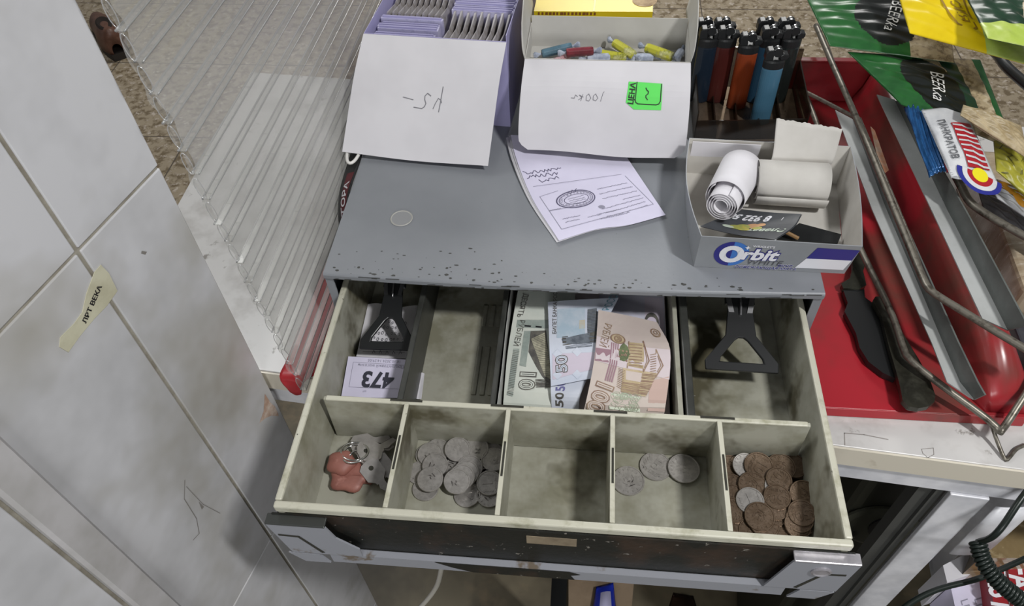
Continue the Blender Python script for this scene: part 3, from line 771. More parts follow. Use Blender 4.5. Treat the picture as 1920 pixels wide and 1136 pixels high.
for k, (dx, dy, dz, ro, lb) in enumerate([(-.0035, .0, .0008, .02, 'lowest folded sheet under the stamped document'), (-.0015, .001, .0018, .01, 'middle folded sheet directly under the stamped document')]):
    m = mk(dc[1]); papers(dx, dy, dz, ro).sheet(m, 12, 14, .0003); tag(m.build('document', M_paper, smooth=True), lb, 'paper')
m = mk(dc[1]); D = papers(0, 0, .0028, 0); D.sheet(m, 14, 16, .0003)
def gl(a, b, wd, mi): D.line(m, D.pxs([a, b]), wd, mi, .0003)
gl((1012,369),(1053,430),.0004,1); gl((1053,430),(1225,383),.0004,1); gl((1225,383),(1172,330),.00035,1); gl((1012,369),(1046,358),.0003,1); gl((1000,350),(1165,327),.0003,1); gl((1030,396),(1078,387),.0003,1)
def scrib(x0, x1, y, mi, h, st=.0011, wd=.00035, sl_=.0):
    x = x0; p = []
    while x < x1:
        p.append((x, y + RN.uniform(-h, h) + sl_*(x-x0))); x += RN.uniform(.5, 1.3)*st
    D.line(m, p, wd, mi, .0003)
def prow(a, b, mi, h, st, wd):
    (x0, y0), (x1, y1) = D.px(*a), D.px(*b); n = max(3, int(math.hypot(x1-x0, y1-y0)/st)); p = []
    for q in range(n+1):
        t = q/n; p.append((x0+(x1-x0)*t + RN.uniform(-.2,.2)*st, y0+(y1-y0)*t + RN.uniform(-h, h)))
    D.line(m, p, wd, mi, .0003)
for a, b in (((982,325),(1052,316)),((988,333),(1046,325)),((1012,340),(1048,333))): prow(a, b, 2, .0017, .0012, .0005)
for a, b in (((1120,355),(1175,343)),((1124,364),(1186,350)),((1130,373),(1194,358)),((1168,374),(1200,366)),((1128,392),(1206,371)),((1136,399),(1210,378)),((1120,402),(1160,393)),((1138,406),(1214,385)),((1102,408),(1128,402)),((1124,411),(1180,398)),((1055,411),(1088,404)),((1060,417),(1086,411)),((1030,395),(1052,391)),((1062,385),(1098,378))):
    prow(a, b, 1, .0004, .0007, .0004)
scx, scy = D.px(1082, 373)
for rx, ry, wd in ((.0155,.0088,.0008),(.0138,.0074,.0004),(.0100,.0050,.0004)): D.ring(m, scx, scy, rx, ry, wd, 2, .0004, rot=.16)
for k in range(26):
    a = k*6.283/26; X_, Y_ = .0119*math.cos(a), .0062*math.sin(a); D.text(m, RN.choice('ОНАТРИ'), scx+X_*.987-Y_*.16, scy+X_*.16+Y_*.987, .0024, 1, .0004, rot=a-1.57)
for dy in (.0018, -.0003, -.0022): D.line(m, [(scx-.0065+.0013*q, scy+dy-.001+.0002*q+RN.uniform(-.0004,.0004)) for q in range(11)], .0004, 1, .0003)
prow((1066,362),(1082,356), 2, .0016, .0009, .0004); D.disc(m, *D.px(1128,388), .0028, .0018, 1, .0003)
tag(m.build('document', [M_lpaper, M_grey_ink, mat('violet_ink', '#55516b', .7)], smooth=False), 'stamped document with handwriting, top sheet sticking out under the candy carton lid', 'paper')

# ================================================================ chewing gum display box
ob = thing('display_box', 'silver chewing gum display box holding receipt rolls on the drawer corner', 'box', (.165, .28, ZH))
Msil = mat('silver_card', '#8e9195', .38, c2='#84878b', ns=12); Mins = mat('inside_card', '#c3c0ba', .75, c2='#b2aea7', ns=14)
Mnavy = mat('navy_print', '#2b2a7c', .45); Msky = mat('sky_print', '#3f74bf', .45); Mwp = mat('white_print', '#e6e6ec', .5); Mgp = mat('grey_print', '#55565c', .5)
o0, o1, o2, o3 = V((.1035,.2209,ZH)), V((.2235,.2195,ZH)), V((.2375,.330,ZH)), V((.1035,.340,ZH))
ft = [V((.1037,.2180,.0645)), V((.2262,.2150,.0625)), V((.2395,.3345,.0660)), V((.1020,.3425,.0645))]
# walls: front
m = MB()
def wall_(a, b, c, d, bow=0., n=8, th=.0006, mm=0, bk=None):
    a, b, c, d = V(a), V(b), V(c), V(d)
    out = (b-a).cross(V((0,0,1))).normalized()
    rows = [[a.lerp(b, i/4) + out*bow*.4*math.sin(math.pi*i/4) for i in range(5)], [d.lerp(c, i/4) + out*bow*math.sin(math.pi*i/4) for i in range(5)]]
    P = Patch(rows, (b-a).length, (d-a).length); P.sheet(m, n, 3, th, mm, None, bk); return P
OF = wall_(o0, o1, ft[1], ft[0], .0, 4, .0007, 0, 1)
wall_(o3, o0, ft[0], ft[3], .007, 10, .0007, 0, 1); wall_(o1, o2, ft[2], ft[1], .003, 8, .0007, 0, 1); wall_(o2, o3, ft[3], ft[2], .0, 4, .0007, 0, 1)
m.hexa([o0,o1,o2,o3], [p+V((0,0,.0008)) for p in (o0,o1,o2,o3)], 1)
m.build('body', [Msil, Mins], ob)
m = MB(); P4 = flat(ft[3]+V((.003,-.001,-.028)), ft[3].lerp(ft[2],.45)+V((0,-.001,-.028)), ft[3].lerp(ft[2],.45)+V((0,-.004,-.001)), ft[3]+V((.003,-.004,-.001)))
P4.sheet(m, 3, 3, .0005); m.build('inner_flap', M_paper, ob)
m = MB(); W, H = OF.W, OF.H
# the logo
OF.disc(m, .0265, .0190, .0135, .0150, 0, .0003, a0=1.571, a1=4.712); OF.disc(m, .0265, .0190, .0135, .0150, 1, .0003, a0=-1.571, a1=1.571)
def outl(txt, x, y, s, mi, mo, b0, b1, sh, sx=1):
    OF.text(m, txt, x, y, s, mo, .0005, bold=b1, shear=sh, sx=sx); OF.text(m, txt, x, y, s, mi, .0007, bold=b0, shear=sh, sx=sx)
OF.ring(m, .0268, .0190, .0070, .0080, .0050, 2, .0006, n=32)
outl('rbit', .0478, .0195, .0190, 2, 0, .035, .075, .18, .98)
OF.poly(m, [(.0372,.0310),(.0380,.0292),(.0396,.0285),(.0380,.0277),(.0372,.0258),(.0364,.0277),(.0350,.0285),(.0364,.0292)], 2, .0008)
OF.text(m, "WRIGLEY'S", .0490, .0305, .0034, 2, .0006, bold=.02, sx=1)
OF.text(m, 'WHITE', .0540, .0098, .0086, 3, .0005, bold=.0, shear=.15, sx=1.05)
for tx, x, y, s in (('ВКУС', .0710, .0072, .0042), ('ОСВЕЖАЮЩАЯ МЯТА', .0565, .0034, .0043)):
    OF.text(m, tx, x, y, s, 2, .0004, bold=.06, shear=.15, sx=1.05); OF.text(m, tx, x, y, s, 0, .0006, bold=.015, shear=.15, sx=1.05)
OF.poly(m, [(.0845,.0185),(W-.0012,.0190),(W-.0002,.0330),(.0885,.0330)], 0, .0003); OF.poly(m, [(.0795,.0055),(W-.0030,.0055),(W-.0012,.0190),(.0845,.0185)], 2, .0003)
m.build('front_print', [Mnavy, Msky, Mwp, Mgp], ob)
# receipt roll standing askew
rr_ = thing('receipt_roll', 'loosely wound white receipt roll lying on the left in the gum box', 'paper roll', (.13,.28,.03))
A = at(1352, 387, .058); Bp = at(1390, 318, .050)
ax = (Bp-A).normalized(); L = .056
def spiral(turns, r0, r1, n, c0, axis, L, th=.0004, ph=0, taper=1., tail=None):
    s1 = axis.cross(V((0,0,1))).normalized(); s2 = s1.cross(axis).normalized(); pts = []
    for i in range(n+1):
        a = ph + turns*6.28319*i/n; r = r0+(r1-r0)*(i/n)
        pts.append((s1*math.cos(a)+s2*math.sin(a), r))
    m = MB()
    def f(u, v):
        x = v*n; i = min(int(x), n-1); fr = x-i; d = pts[i][0].lerp(pts[i+1][0], fr); r = pts[i][1]+(pts[i+1][1]-pts[i][1])*fr
        sh_ = .006*v*(1-u)
        return c0 + axis*(L*u - sh_*0) + d*r*(1+(taper-1)*u)
    m.surf(f, 4, n, th); return m, s1, s2
c0 = A + V((0,0,-.0))
m, s1, s2 = spiral(4.2, .0052, .0138, 90, c0, ax, L*.92, .0003); m.build('inner_coil', M_paper, rr_, smooth=True)
m, s1, s2 = spiral(1.25, .0149, .0172, 44, c0+ax*.013, ax, L*.92, .0003, ph=2.4, taper=1.12); m.build('outer_wrap', M_paper, rr_, smooth=True)
# second roll with its tail standing up
r2 = thing('receipt_roll', 'tight receipt roll on the right in the gum box with a torn upright tail', 'paper roll', (.2,.3,.03))
A2 = at(1417, 338, .0490); B2 = at(1549, 346, .0490); ax2 = V((B2.x-A2.x, B2.y-A2.y, 0)).normalized(); L2 = (B2-A2).length
Mroll = mat('aged_paper', '#bfbcb7', .8, c2='#b3b0aa', ns=16)
m, s1, s2 = spiral(3.0, .007, .0212, 70, V((A2.x,A2.y,.0490)), ax2, L2, .0005); m.build('coil', Mroll, r2, smooth=True)
Pt = V((A2.x,A2.y,.0490))
q4 = [at(1446,300,.062), at(1562,303,.062), at(1580,241,.088), at(1456,222,.088)]
tl_ = Patch([[Pt+V((.003,.0212,.002)), Pt+ax2*L2+V((.002,.0212,.002))], [q4[0], q4[1]], [q4[3], q4[2]]], .05, .06)
m = MB()
m.surf(lambda u, v: tl_.P(u, v) + V((0,0,1))*(.0005*math.sin(u*31)+.0004*math.sin(u*77))*max(0, v-.75)*4, 28, 12, .0003); m.build('paper_tail', Mroll, r2, smooth=True)
# flyers and a black card
Mfly = mat('slate_print', '#4a4d52', .3, c2='#3c3f44', ns=20); Mlg = mat('pale_print', '#b9c4b6', .5); Mfru = mat('fruit_yellow', '#b9ad4c', .5, c2='#8d9a58', ns=120); Mpea = mat('fruit_orange', '#c49468', .5)
fa = [at(1312,424,.043), at(1452,449,.054), at(1502,401,.0480), at(1390,392,.034)]
def flyer(dz, dx):
    f = [p+V((dx,dx*.5,dz)) for p in fa]
    return Patch([[f[0], f[0].lerp(f[1],.5)+V((0,0,-.002)), f[1]], [f[0].lerp(f[3],.5), (f[0]+f[1]+f[2]+f[3])/4+V((0,0,-.004)), f[1].lerp(f[2],.5)+V((.004,0,0))], [f[3], f[3].lerp(f[2],.5)+V((0,0,-.001)), f[2]]], .056, .034)
m = mk(fa[0]+V((0,0,-.001))); flyer(-.0012, .0012).sheet(m, 12, 8, .0002); tag(m.build('flyer', Mfly, smooth=True), 'plain dark flyer showing only its edge under the printed flyer', 'flyer')
m = mk(fa[0]); Y = flyer(0, 0); Y.sheet(m, 14, 10, .0002)
Y.text(m, '8 932 50', .0185, .0245, .0092, 1, .0003, rot=math.radians(180+8), bold=.04)
Y.text(m, 'Элеватс', .0400, .0110, .0070, 2, .0003, rot=math.radians(180+6), bold=.03); Y.text(m, '1', .0440, .0270, .005, 1, .0003, rot=math.radians(180))
for x, y, rx, ry, mi in ((.024,.013,.0055,.0035,3),(.029,.0155,.0048,.0036,4),(.020,.0105,.0055,.0028,3),(.0335,.0135,.0035,.0026,3),(.0255,.0095,.006,.0022,3),(.0335,.0185,.003,.002,4),(.015,.009,.005,.0018,2)): Y.disc(m, x, y, rx, ry, mi, .0003+.00002*x)
tag(m.build('flyer', [Mfly, Mwp, Mlg, Mfru, Mpea]), 'dark printed flyer with fruit and a phone number, curled in the gum box', 'flyer')
m = mk(at(1520,440,.032)); k_ = [at(1455,450,.030), at(1570,458,.032), at(1577,441,.033), at(1498,420,.033)]
m.ext(k_, (0,0,.0012)); tag(m.build('black_card', M_black), 'matt black card lying at the front right inside the gum box', 'card')
m = mk(at(1485,440,.034)); m.tube([at(1472,434,.0385), at(1497,447,.0355)], .0016, 8); tag(m.build('wooden_stick', mat('stick_wood', '#8d6d45', .6)), 'short wooden stick poking from under the flyer onto the black card', 'stick')

# ================================================================ lighters in a smoky tray
lt = thing('lighter_tray', 'smoky clear plastic tray holding the lighters behind the gum box', 'tray', (.165,.43,ZH))
Msm = clear('smoky_plastic', '#a89e92', .08, .10, '#5a4d42', .06)
tq = [at(1303,262,ZH), at(1492,226,ZH), V((.2195,.475,ZH)), V((.1155,.478,ZH))]
tq[0] = V((.113,.385,ZH)); tq[1] = V((.2165,.392,ZH))
m = MB(); m.hexa(tq, [p+V((0,0,.003)) for p in tq]); m.build('base', mat('dark_brown_plastic', '#55493d', .15, c2='#3b3229', ns=40, coat=.4), lt)
cen = sum(tq, V())/4
for i in range(4):
    a, b = tq[i]+V((0,0,.003)), tq[(i+1)%4]+V((0,0,.003)); inn = ((cen-(a+b)/2)*V((1,1,0))).normalized()*.0012
    m = MB(); h = V((0,0,[.022,.032,.045,.032][i])); m.hexa([a,b,b+inn,a+inn], [a+h,b+h,b+inn+h,a+inn+h]); m.build('wall', Msm, lt)
for k in range(1, 5):
    p, q_ = tq[0].lerp(tq[1], k/5), tq[3].lerp(tq[2], k/5); d = V((.0006,0,0)); h0, h1 = V((0,0,.003)), V((0,0,.012)); e = V((0,.003,0))
    m = MB(); m.hexa([p-d+h0+e, p+d+h0+e, q_+d+h0-e, q_-d+h0-e], [p-d+h1+e, p+d+h1+e, q_+d+h1-e, q_-d+h1-e]); m.build('partition', Msm, lt)
m = MB()
for k in range(70):
    p = tq[0].lerp(tq[1], RN.random()).lerp(tq[3].lerp(tq[2], RN.random()), RN.random()*.8)+V((0,0,.0031)); r = RN.uniform(.0002,.0006)
    m.add([p+V((r,0,0)), p+V((0,r,0)), p+V((-r,0,.0002)), p+V((0,-r,.0003))], [(0,1,2,3)])
sp = m.build('glints', M_steel, lt); sp['kind'] = 'stuff'  # tiny steel flecks modelled in as glints of light on the tray base
Mhead = mat('lighter_head', '#1d1e1f', .35); Mmb = M_bright
def lighter(x, y, colm, label, group, rz=.06, lean=(.0, .0)):
    o = thing('lighter', label, 'lighter', (x, y, ZH+.0033), rz, group)
    X = wmat2(o) @ Matrix.Rotation(lean[0], 4, 'X') @ Matrix.Rotation(lean[1], 4, 'Y')
    m = MB(X); m.lathe([(.0,0),(.0088,0),(.0096,.0012),(.0096,.060),(.0094,.0615),(0,.0615)], 28, 0, sy=.58); m.build('body', colm, o, smooth=False, bevel=.0003)
    m = MB(X); m.lathe([(0,.0617),(.0097,.0617),(.0098,.068),(.0090,.0700),(0,.0700)], 28, 0, sy=.6)
    m.ext([(-.0096,-.0038,.070),(-.0096,-.0038,.0775),(-.0080,-.0038,.0800),(-.0030,-.0038,.0805),(-.0022,-.0038,.070)], (0,.0076,0))
    m.ext([(.0040,-.0036,.070),(.0035,-.0036,.0745),(.0060,-.0036,.0762),(.0108,-.0036,.0752),(.0110,-.0036,.0725),(.0096,-.0036,.070)], (0,.0072,0))
    m.build('head', Mhead, o, bevel=.0006)
    Xw = X @ Matrix.Translation((.0012, 0, .0770)) @ Matrix.Rotation(math.pi/2, 4, 'X')
    m = MB(Xw); m.lathe([(0,-.0032),(.0040,-.0032),(.0044,-.0026),(.0044,-.0017),(.0040,-.0014),(.0040,.0014),(.0044,.0017),(.0044,.0026),(.0040,.0032),(0,.0032)], 20, 0, ms=[0,0,1,0,0,0,1,0,0]); m.build('spark_wheel', [Mhead, Mmb], o)
    return o
def wmat2(o): return Matrix.Translation(o.location) @ Matrix.Rotation(o.rotation_euler.z, 4, 'Z')
Lcol = {'navy': ('#18222e','dark blue'), 'dred': ('#421b18','dark red'), 'orange': ('#7d351a','orange'), 'blue': ('#27465c','deep blue'), 'lblue': ('#41687f','light blue'), 'blk': ('#1c201f','black')}
LM = {k: mat('lighter_'+k, v[0], .22, coat=.3) for k, v in Lcol.items()}
LX = [at(1331,62,.104), at(1365,62,.104), at(1407,74,.104), at(1447,62,.104), at(1487,62,.104)]
G1 = 'lighters in the smoky tray'
for k, key in enumerate(['navy','dred',None,'blue','blk']):
    if not key: continue
    p = LX[k]; nm = Lcol[key][1]
    lighter(p.x, p.y, LM[key], nm + ' lighter, the front one of its pair' + (' behind the light blue lighter' if key == 'blue' else ''), G1)
    lighter(p.x-.002, p.y+.0145, LM[key], nm + ' lighter, the rear one of its pair', G1)
p = LX[2]; lighter(p.x, p.y, LM['orange'], 'single orange lighter standing in the middle of the smoky tray', G1)
p = at(1455, 102, .104); lighter(p.x, p.y, LM['lblue'], 'light blue lighter standing alone in front of the others', G1)
# ================================================================ bank notes
Mn10 = mat('note_green', '#cfd2c9', .7, c2='#bcc3bb', ns=14); Mn10d = mat('note_green_ink', '#8a958f', .7, c2='#a2aaa3', ns=60); Mnd = mat('note_dark_ink', '#4c4a48', .7, c2='#6a675f', ns=140)
Mn50 = mat('note_blue', '#cdd2de', .7, c2='#bfc7d8', ns=12); Mn50d = mat('note_blue_ink', '#a9bccb', .7, c2='#c2cbd6', ns=50); Mnv = mat('note_violet', '#c9bfcd', .7); Mny = mat('note_ochre', '#cdb892', .7, c2='#b7c2c4', ns=60)
Mn100 = mat('note_pink', '#c9bdb4', .7, c2='#bfb0ac', ns=10); Mn100d = mat('note_brown_ink', '#84695a', .7, c2='#a08a74', ns=90); Mn100r = mat('note_wine', '#9a7a84', .7); Mn100g = mat('note_moss', '#6f7a58', .7, c2='#4d573f', ns=140); Mnsand = mat('note_sand', '#bfae90', .7, c2='#a79470', ns=80); Mpal = mat('note_pale_green', '#ccd3c2', .7)
Mpink = mat('note_pale_pink', '#d9cfcf', .7, c2='#cfc3c4', ns=12); Mlil = mat('note_pale_lilac', '#c9c8d6', .7, c2='#bdbccc', ns=12)
NW, NL = .065, .150
def note(fl_, fr_, bl_, br_, zs, curl=.0, name_org=None):
    """px of the visible front-left, front-right, back-left, back-right corners; zs = heights of the rows front to back"""
    rows = []; n = len(zs)
    for j, z in enumerate(zs):
        t = j/(n-1)
        l = (fl_[0]+(bl_[0]-fl_[0])*t, fl_[1]+(bl_[1]-fl_[1])*t); r = (fr_[0]+(br_[0]-fr_[0])*t, fr_[1]+(br_[1]-fr_[1])*t)
        a, b = at(*l, z), at(*r, z)
        rows.append([a, a.lerp(b, .5)+V((0,0,curl)), b])
    return Patch(rows, NW, NL)
def extend(P, dy=.05, dz=-.022, back=.05, bz=-.004):
    r0 = [p+V((0,-.006,dz)) for p in P.r[0]]
    return Patch([r0]+P.r, P.W, P.H)
G = 'bank notes in the wide compartment'
def plain(nm, P, m_, lb, prints=None, mats=()):
    m = mk(P.P(.5, .1)); P.sheet(m, 10, 14, .00015)
    if prints: prints(m, P)
    return tag(m.build('banknote', [m_, *mats]), lb, 'banknote', G)
YB = YD+.0045
def rowz(x0, x1, ys, zs, skew=0.):
    return [[V((x0+skew*(y-.1), y, z)), V(((x0+x1)/2+skew*(y-.1), y, z+.0006)), V((x1+skew*(y-.1), y, z))] for y, z in zip(ys, zs)]
ys = [.097, .12, .16, .205, .25]
# lower notes that peep out
plain('a', Patch(rowz(-.046,.060, ys, [-.0485,-.043,-.038,-.036,-.035])), Mpink, 'pale pink bank note at the bottom, seen behind the others under the drawer edge',
      lambda m, P: P.rect(m, .0, .05, .2, .95, 1, .0002), (mat('note_grey', '#b9b4b4', .7),))
plain('b', Patch(rowz(.028,.0855, ys, [-.047,-.041,-.034,-.031,-.030], .005)), Mlil, 'pale lilac bank note at the right rear under the brown one',
      lambda m, P: (P.rect(m, .70, .55, .98, .9, 1, .0002), P.ring(m, .8, .62, .09, .05, .03, 2, .0003), P.ring(m, .8, .72, .09, .05, .03, 2, .0003)), (Mnv, Mnd))
plain('c', Patch(rowz(.058,.0872, ys, [-.045,-.038,-.036,-.034,-.033], .0)), Mpink, 'bank note with two dark bars at its end, by the right divider',
      lambda m, P: [P.rect(m, x, .04, x+.05, .11, 1, .0002) for x in (.45,.65)], (Mnd,))
# 10 roubles
P10 = Patch([[at(943,772,-.041), at(985,775,-.041), at(1062,778,-.041)], [at(945,735,-.030), at(990,738,-.030), at(1062,742,-.030)], [at(952,660,-.025), at(1000,662,-.024), at(1068,664,-.025)], [at(963,590,-.024), at(1010,590,-.023), at(1075,590,-.024)], [at(972,540,-.024), at(1018,538,-.024), at(1080,536,-.025)]], None, None)
def hatch(m, P, poly, n, wd, mi, off, jit=0.):
    a, b, c, d = [V((*P.px(*p), 0)) for p in poly]
    for k in range(n):
        t = (k+.5)/n; p, q = a.lerp(d, t), b.lerp(c, t); P.line(m, [(p.x, p.y+RN.uniform(-jit, jit)), (q.x, q.y+RN.uniform(-jit, jit))], wd, mi, off)
def pp(m, P, l, mi, off): P.poly(m, P.pxs(l), mi, off)
def num(m, P, t, x, y, s, rot, a, b, c, sx=1.):
    X, Y = P.px(x, y)
    P.text(m, t, X, Y, s, a, .0005, rot=rot, bold=.07, sx=sx); P.text(m, t, X, Y, s, b, .00062, rot=rot, bold=.02, sx=sx); P.text(m, t, X, Y, s, c, .00074, rot=rot, bold=-.035, sx=sx)
R9 = math.radians(-90)
def pr10(m, P):
    pp(m, P, [(963,654),(974,654),(961.6,743),(950.5,740)], 1, .0003); hatch(m, P, [(963,656),(974,658),(962,742),(951,739)], 26, .0004, 2, .0004)
    pp(m, P, [(983,621),(995,621),(986,688),(974,685)], 3, .0003)
    pp(m, P, [(970,600),(1028,600),(1028,616),(968,614)], 1, .00028)
    pp(m, P, [(995,621),(1024,620),(1036,727),(1016,705),(991,660)], 2, .0003)
    pp(m, P, [(996,636),(1021,624),(1036,712),(1022,707)], 5, .0004); hatch(m, P, [(996,636),(1021,626),(1036,712),(1022,708)], 24, .0004, 2, .0005)
    hatch(m, P, [(1004,712),(1032,712),(1034,728),(1006,726)], 14, .0006, 2, .0004, .001)
    num(m, P, '10', 986, 712, .0185, R9, 2, 0, 4)
    P.text(m, 'ДЕСЯТЬ', *P.px(980,572), .0085, 2, .0005, rot=math.radians(-96), sx=.85); P.text(m, 'РУБЛЕЙ', *P.px(973,624), .0085, 2, .0005, rot=math.radians(-96), sx=.85)
    hatch(m, P, [(984,610),(995,611),(995,613.5),(984,612.5)], 2, .0009, 4, .0005); hatch(m, P, [(1005,611.5),(1015,612.5),(1015,615),(1005,614)], 2, .0009, 4, .0005)
plain('10', P10, Mn10, 'green grey ten rouble note at the left of the wide compartment', pr10, (Mn10d, Mnd, Mn10d, M_ink, mat('dam_sand', '#b7b39c', .7, c2='#8d8a78', ns=160)))
# folded strip with figures under the fifty
Pf = Patch([[at(1035,775,-.040), at(1085,778,-.040)], [at(1033,740,-.0265), at(1088,742,-.0265)], [at(1032,708,-.021), at(1110,690,-.021)]], .02, .025)
plain('f', Pf, Mn50, 'folded end of a blue note below the fifty rouble note', lambda m, P: (P.text(m, '50', .0062, .0075, .008, 1, .0002, rot=1.57, bold=.03), P.text(m, '50', .0062, .0165, .008, 2, .0002, rot=1.57, bold=.03)), (Mnd, mat('note_indigo', '#6d6c9e', .7)))
# 50 roubles
P50 = Patch([[at(1033,724,-.0185), at(1075,716,-.019), at(1125,706,-.019)], [at(1031,672,-.0165), at(1075,668,-.016), at(1128,664,-.0165)], [at(1029,616,-.016), at(1075,614,-.0155), at(1135,610,-.016)], [at(1027,566,-.017), at(1078,562,-.0165), at(1160,558,-.017)]], None, None)
def pr50(m, P):
    pp(m, P, [(1045,580),(1097,576),(1097,630),(1044,634)], 1, .0003); pp(m, P, [(1036,664),(1126,660),(1124,690),(1036,712)], 3, .00028)
    pp(m, P, [(1086,601),(1097,600),(1097,616),(1086,617)], 4, .0004)
    pp(m, P, [(1102,580),(1119,578),(1122,626),(1102,630)], 5, .00035); hatch(m, P, [(1102,582),(1119,580),(1121,626),(1102,629)], 16, .0005, 2, .00045)
    pp(m, P, [(1053,636),(1085,628),(1118,622),(1120,642),(1080,646),(1056,644)], 5, .00035); hatch(m, P, [(1054,633),(1118,623),(1119,642),(1056,645)], 9, .0008, 2, .00045, .0015); hatch(m, P, [(1060,650),(1110,645),(1110,652),(1062,656)], 3, .0006, 5, .00045, .001)
    num(m, P, '50', 1054, 683, .0160, math.radians(90), 2, 0, 5, .95)
    P.text(m, 'БИЛЕТ БАНКА РОССИИ', *P.px(1041,577), .0052, 2, .0005, rot=math.radians(88), bold=.01)
    P.text(m, 'И РОССИИ', *P.px(1146,566), .0062, 6, .0005, rot=math.radians(86))
    for x, y in ((1082,660),(1045,664),(1082,702),(1045,703)): pp(m, P, [(x-9,y),(x,y-9),(x+9,y),(x,y+9)], 0, .0004)
plain('50', P50, Mn50, 'blue fifty rouble note in the middle of the wide compartment', pr50, (Mn50d, Mnd, Mnv, Mny, mat('note_slate', '#747b84', .7, c2='#565c66', ns=160), mat('note_teal', '#5d8a99', .7)))
# 100 roubles
P100 = Patch([[at(1090,786,-.030), at(1160,790,-.031), at(1242,792,-.031)], [at(1098,756,-.0155), at(1170,762,-.0165), at(1247,764,-.0175)], [at(1112,688,-.0115), at(1182,700,-.0105), at(1254,712,-.0125)], [at(1118,636,-.0115), at(1186,650,-.0120), at(1256,652,-.014)], [at(1122,581,-.0125), at(1180,592,-.018), at(1232,604,-.020)]], None, None)
def pr100(m, P):
    pp(m, P, [(1119,630),(1256,656),(1255,712),(1116,676)], 7, .00028); pp(m, P, [(1146,737),(1200,745),(1200,772),(1142,766)], 1, .0003); pp(m, P, [(1218,715),(1254,706),(1246,772),(1214,770)], 6, .0003)
    pp(m, P, [(1117,652),(1146,656),(1141,680),(1115,676)], 4, .0003)
    for k in range(4): P.line(m, P.pxs([(1147+4*k,643+k),(1144+4*k,680+k),(1135+4*k,713+k)]), .0011, 4, .00045)
    num(m, P, '100', 1124, 744, .0185, math.radians(-102), 2, 0, 2, .92)
    P.text(m, 'РУБЛЕЙ', *P.px(1135,628), .0088, 2, .0005, rot=math.radians(-98), sx=.85)
    x, y = P.px(1158.5, 636); P.disc(m, x, y, .0058, .0055, 5, .0004); P.ring(m, x, y, .0058, .0055, .0012, 2, .0005); P.ring(m, x, y, .0028, .0036, .0013, 2, .0005); P.text(m, 'РБ', x, y, .0038, 2, .0006, rot=R9, bold=.03)
    x, y = P.px(1170, 662); P.disc(m, x, y, .0042, .0095, 8, .0004); 
    for k in range(40): a = RN.uniform(0, 6.28); q = RN.uniform(.2, 1); P.disc(m, x+.0046*q*math.cos(a), y+.0100*q*math.sin(a), .0010, .0011, 8 if k % 3 else 2, .00045+k*1e-6, n=6)
    pp(m, P, [(1179,642),(1206,644),(1206,692),(1176,686)], 5, .0004)
    for k in range(8): yy = 646+5.6*k; P.line(m, P.pxs([(1180,yy),(1203,yy+2)]), .0010, 2, .0005)
    P.line(m, P.pxs([(1206,640),(1217,677),(1206,698),(1206,640)]), .0009, 2, .0006); P.line(m, P.pxs([(1208,650),(1213,677),(1208,690)]), .0006, 2, .0006); P.line(m, P.pxs([(1179,641),(1176,690)]), .0008, 2, .0006)
    hatch(m, P, [(1219,664),(1229,662),(1229,702),(1219,704)], 9, .0007, 2, .0005)
    P.line(m, P.pxs([(1230,656),(1243,686),(1229,708),(1230,656)]), .0009, 2, .0006); P.line(m, P.pxs([(1233,668),(1239,686),(1232,698)]), .0006, 2, .0006)
    pp(m, P, [(1168,690),(1232,700),(1210,744),(1164,734)], 5, .0004); pp(m, P, [(1174,695),(1204,700),(1202,717),(1173,712)], 0, .00045)
    hatch(m, P, [(1204,700),(1231,702),(1212,742),(1196,740)], 20, .0005, 2, .0005, .0006); hatch(m, P, [(1168,716),(1200,720),(1196,742),(1165,734)], 12, .0005, 2, .0005, .0006); hatch(m, P, [(1160,690),(1172,694),(1166,732),(1156,726)], 12, .0004, 2, .0005)
    for k in range(30):
        x, y = P.px(RN.uniform(1146,1196), RN.uniform(740,768)); P.ring(m, x, y, .0030, .0026, .0003, 9, .0004, n=6)
    x, y = P.px(1229, 624); P.ring(m, x, y, .0040, .0050, .0012, 2, .0004); P.ring(m, x, y, .0016, .0024, .0010, 2, .0004); P.ring(m, x, y-.004, .0030, .0022, .0008, 2, .0004)
plain('100', P100, Mn100, 'brown pink hundred rouble note lying on top at the right of the notes', pr100, (Mpal, Mn100d, Mn100d, Mn100r, Mnsand, mat('note_rose', '#c0a69c', .7), mat('note_mauve', '#cfc3c6', .7), Mn100g, mat('note_sage', '#a9b39c', .7)))
# clear sleeve leaning beside the notes
m = mk((-.0335,.15,ZF)); m.surf(lambda u, v: (-.0498+.0006*v+.0003*math.sin(u*9), .099+.16*u, ZF+.0008+.040*v), 10, 4, .0005)
tag(m.build('paper_sleeve', mat('pale_sleeve', '#b9b9b4', .4, c2='#8f9092', ns=60)), 'thin grey sleeve standing against the divider left of the notes', 'sleeve')

# ================================================================ slips in the left compartment
def slip(px, zz, W, H):
    a, b, c, d = [at(*p, z) for p, z in zip(px, zz)]
    return Patch([[a, a.lerp(b,.5)+V((0,0,-.001)), b], [a.lerp(d,.5), (a+b+c+d)/4+V((0,0,-.001)), b.lerp(c,.5)], [d, c.lerp(d,.5), c]], W, H)
S1_ = slip([(668,668),(776,672),(786,575),(690,570)], [-.047]*4, .06, .05)
m = mk(S1_.P(.5,.5)); m.surf(lambda u, v: S1_.P(u, v)+V((0,0,1))*.002*math.sin(u*8)*v, 14, 10, .00015)
for y in (.010,.016,.0215,.027,.0325):
    for k in range(9): x = .010+k*.0045; S1_.ring(m, x+RN.uniform(-.001,.001), y+RN.uniform(-.001,.001)+.0008, RN.uniform(.0006,.0014), RN.uniform(.0008,.0016), .0004, 1, .0012, n=7)
S1_.line(m, [(.006,.004),(.05,.005)], .0003, 1, .0012)
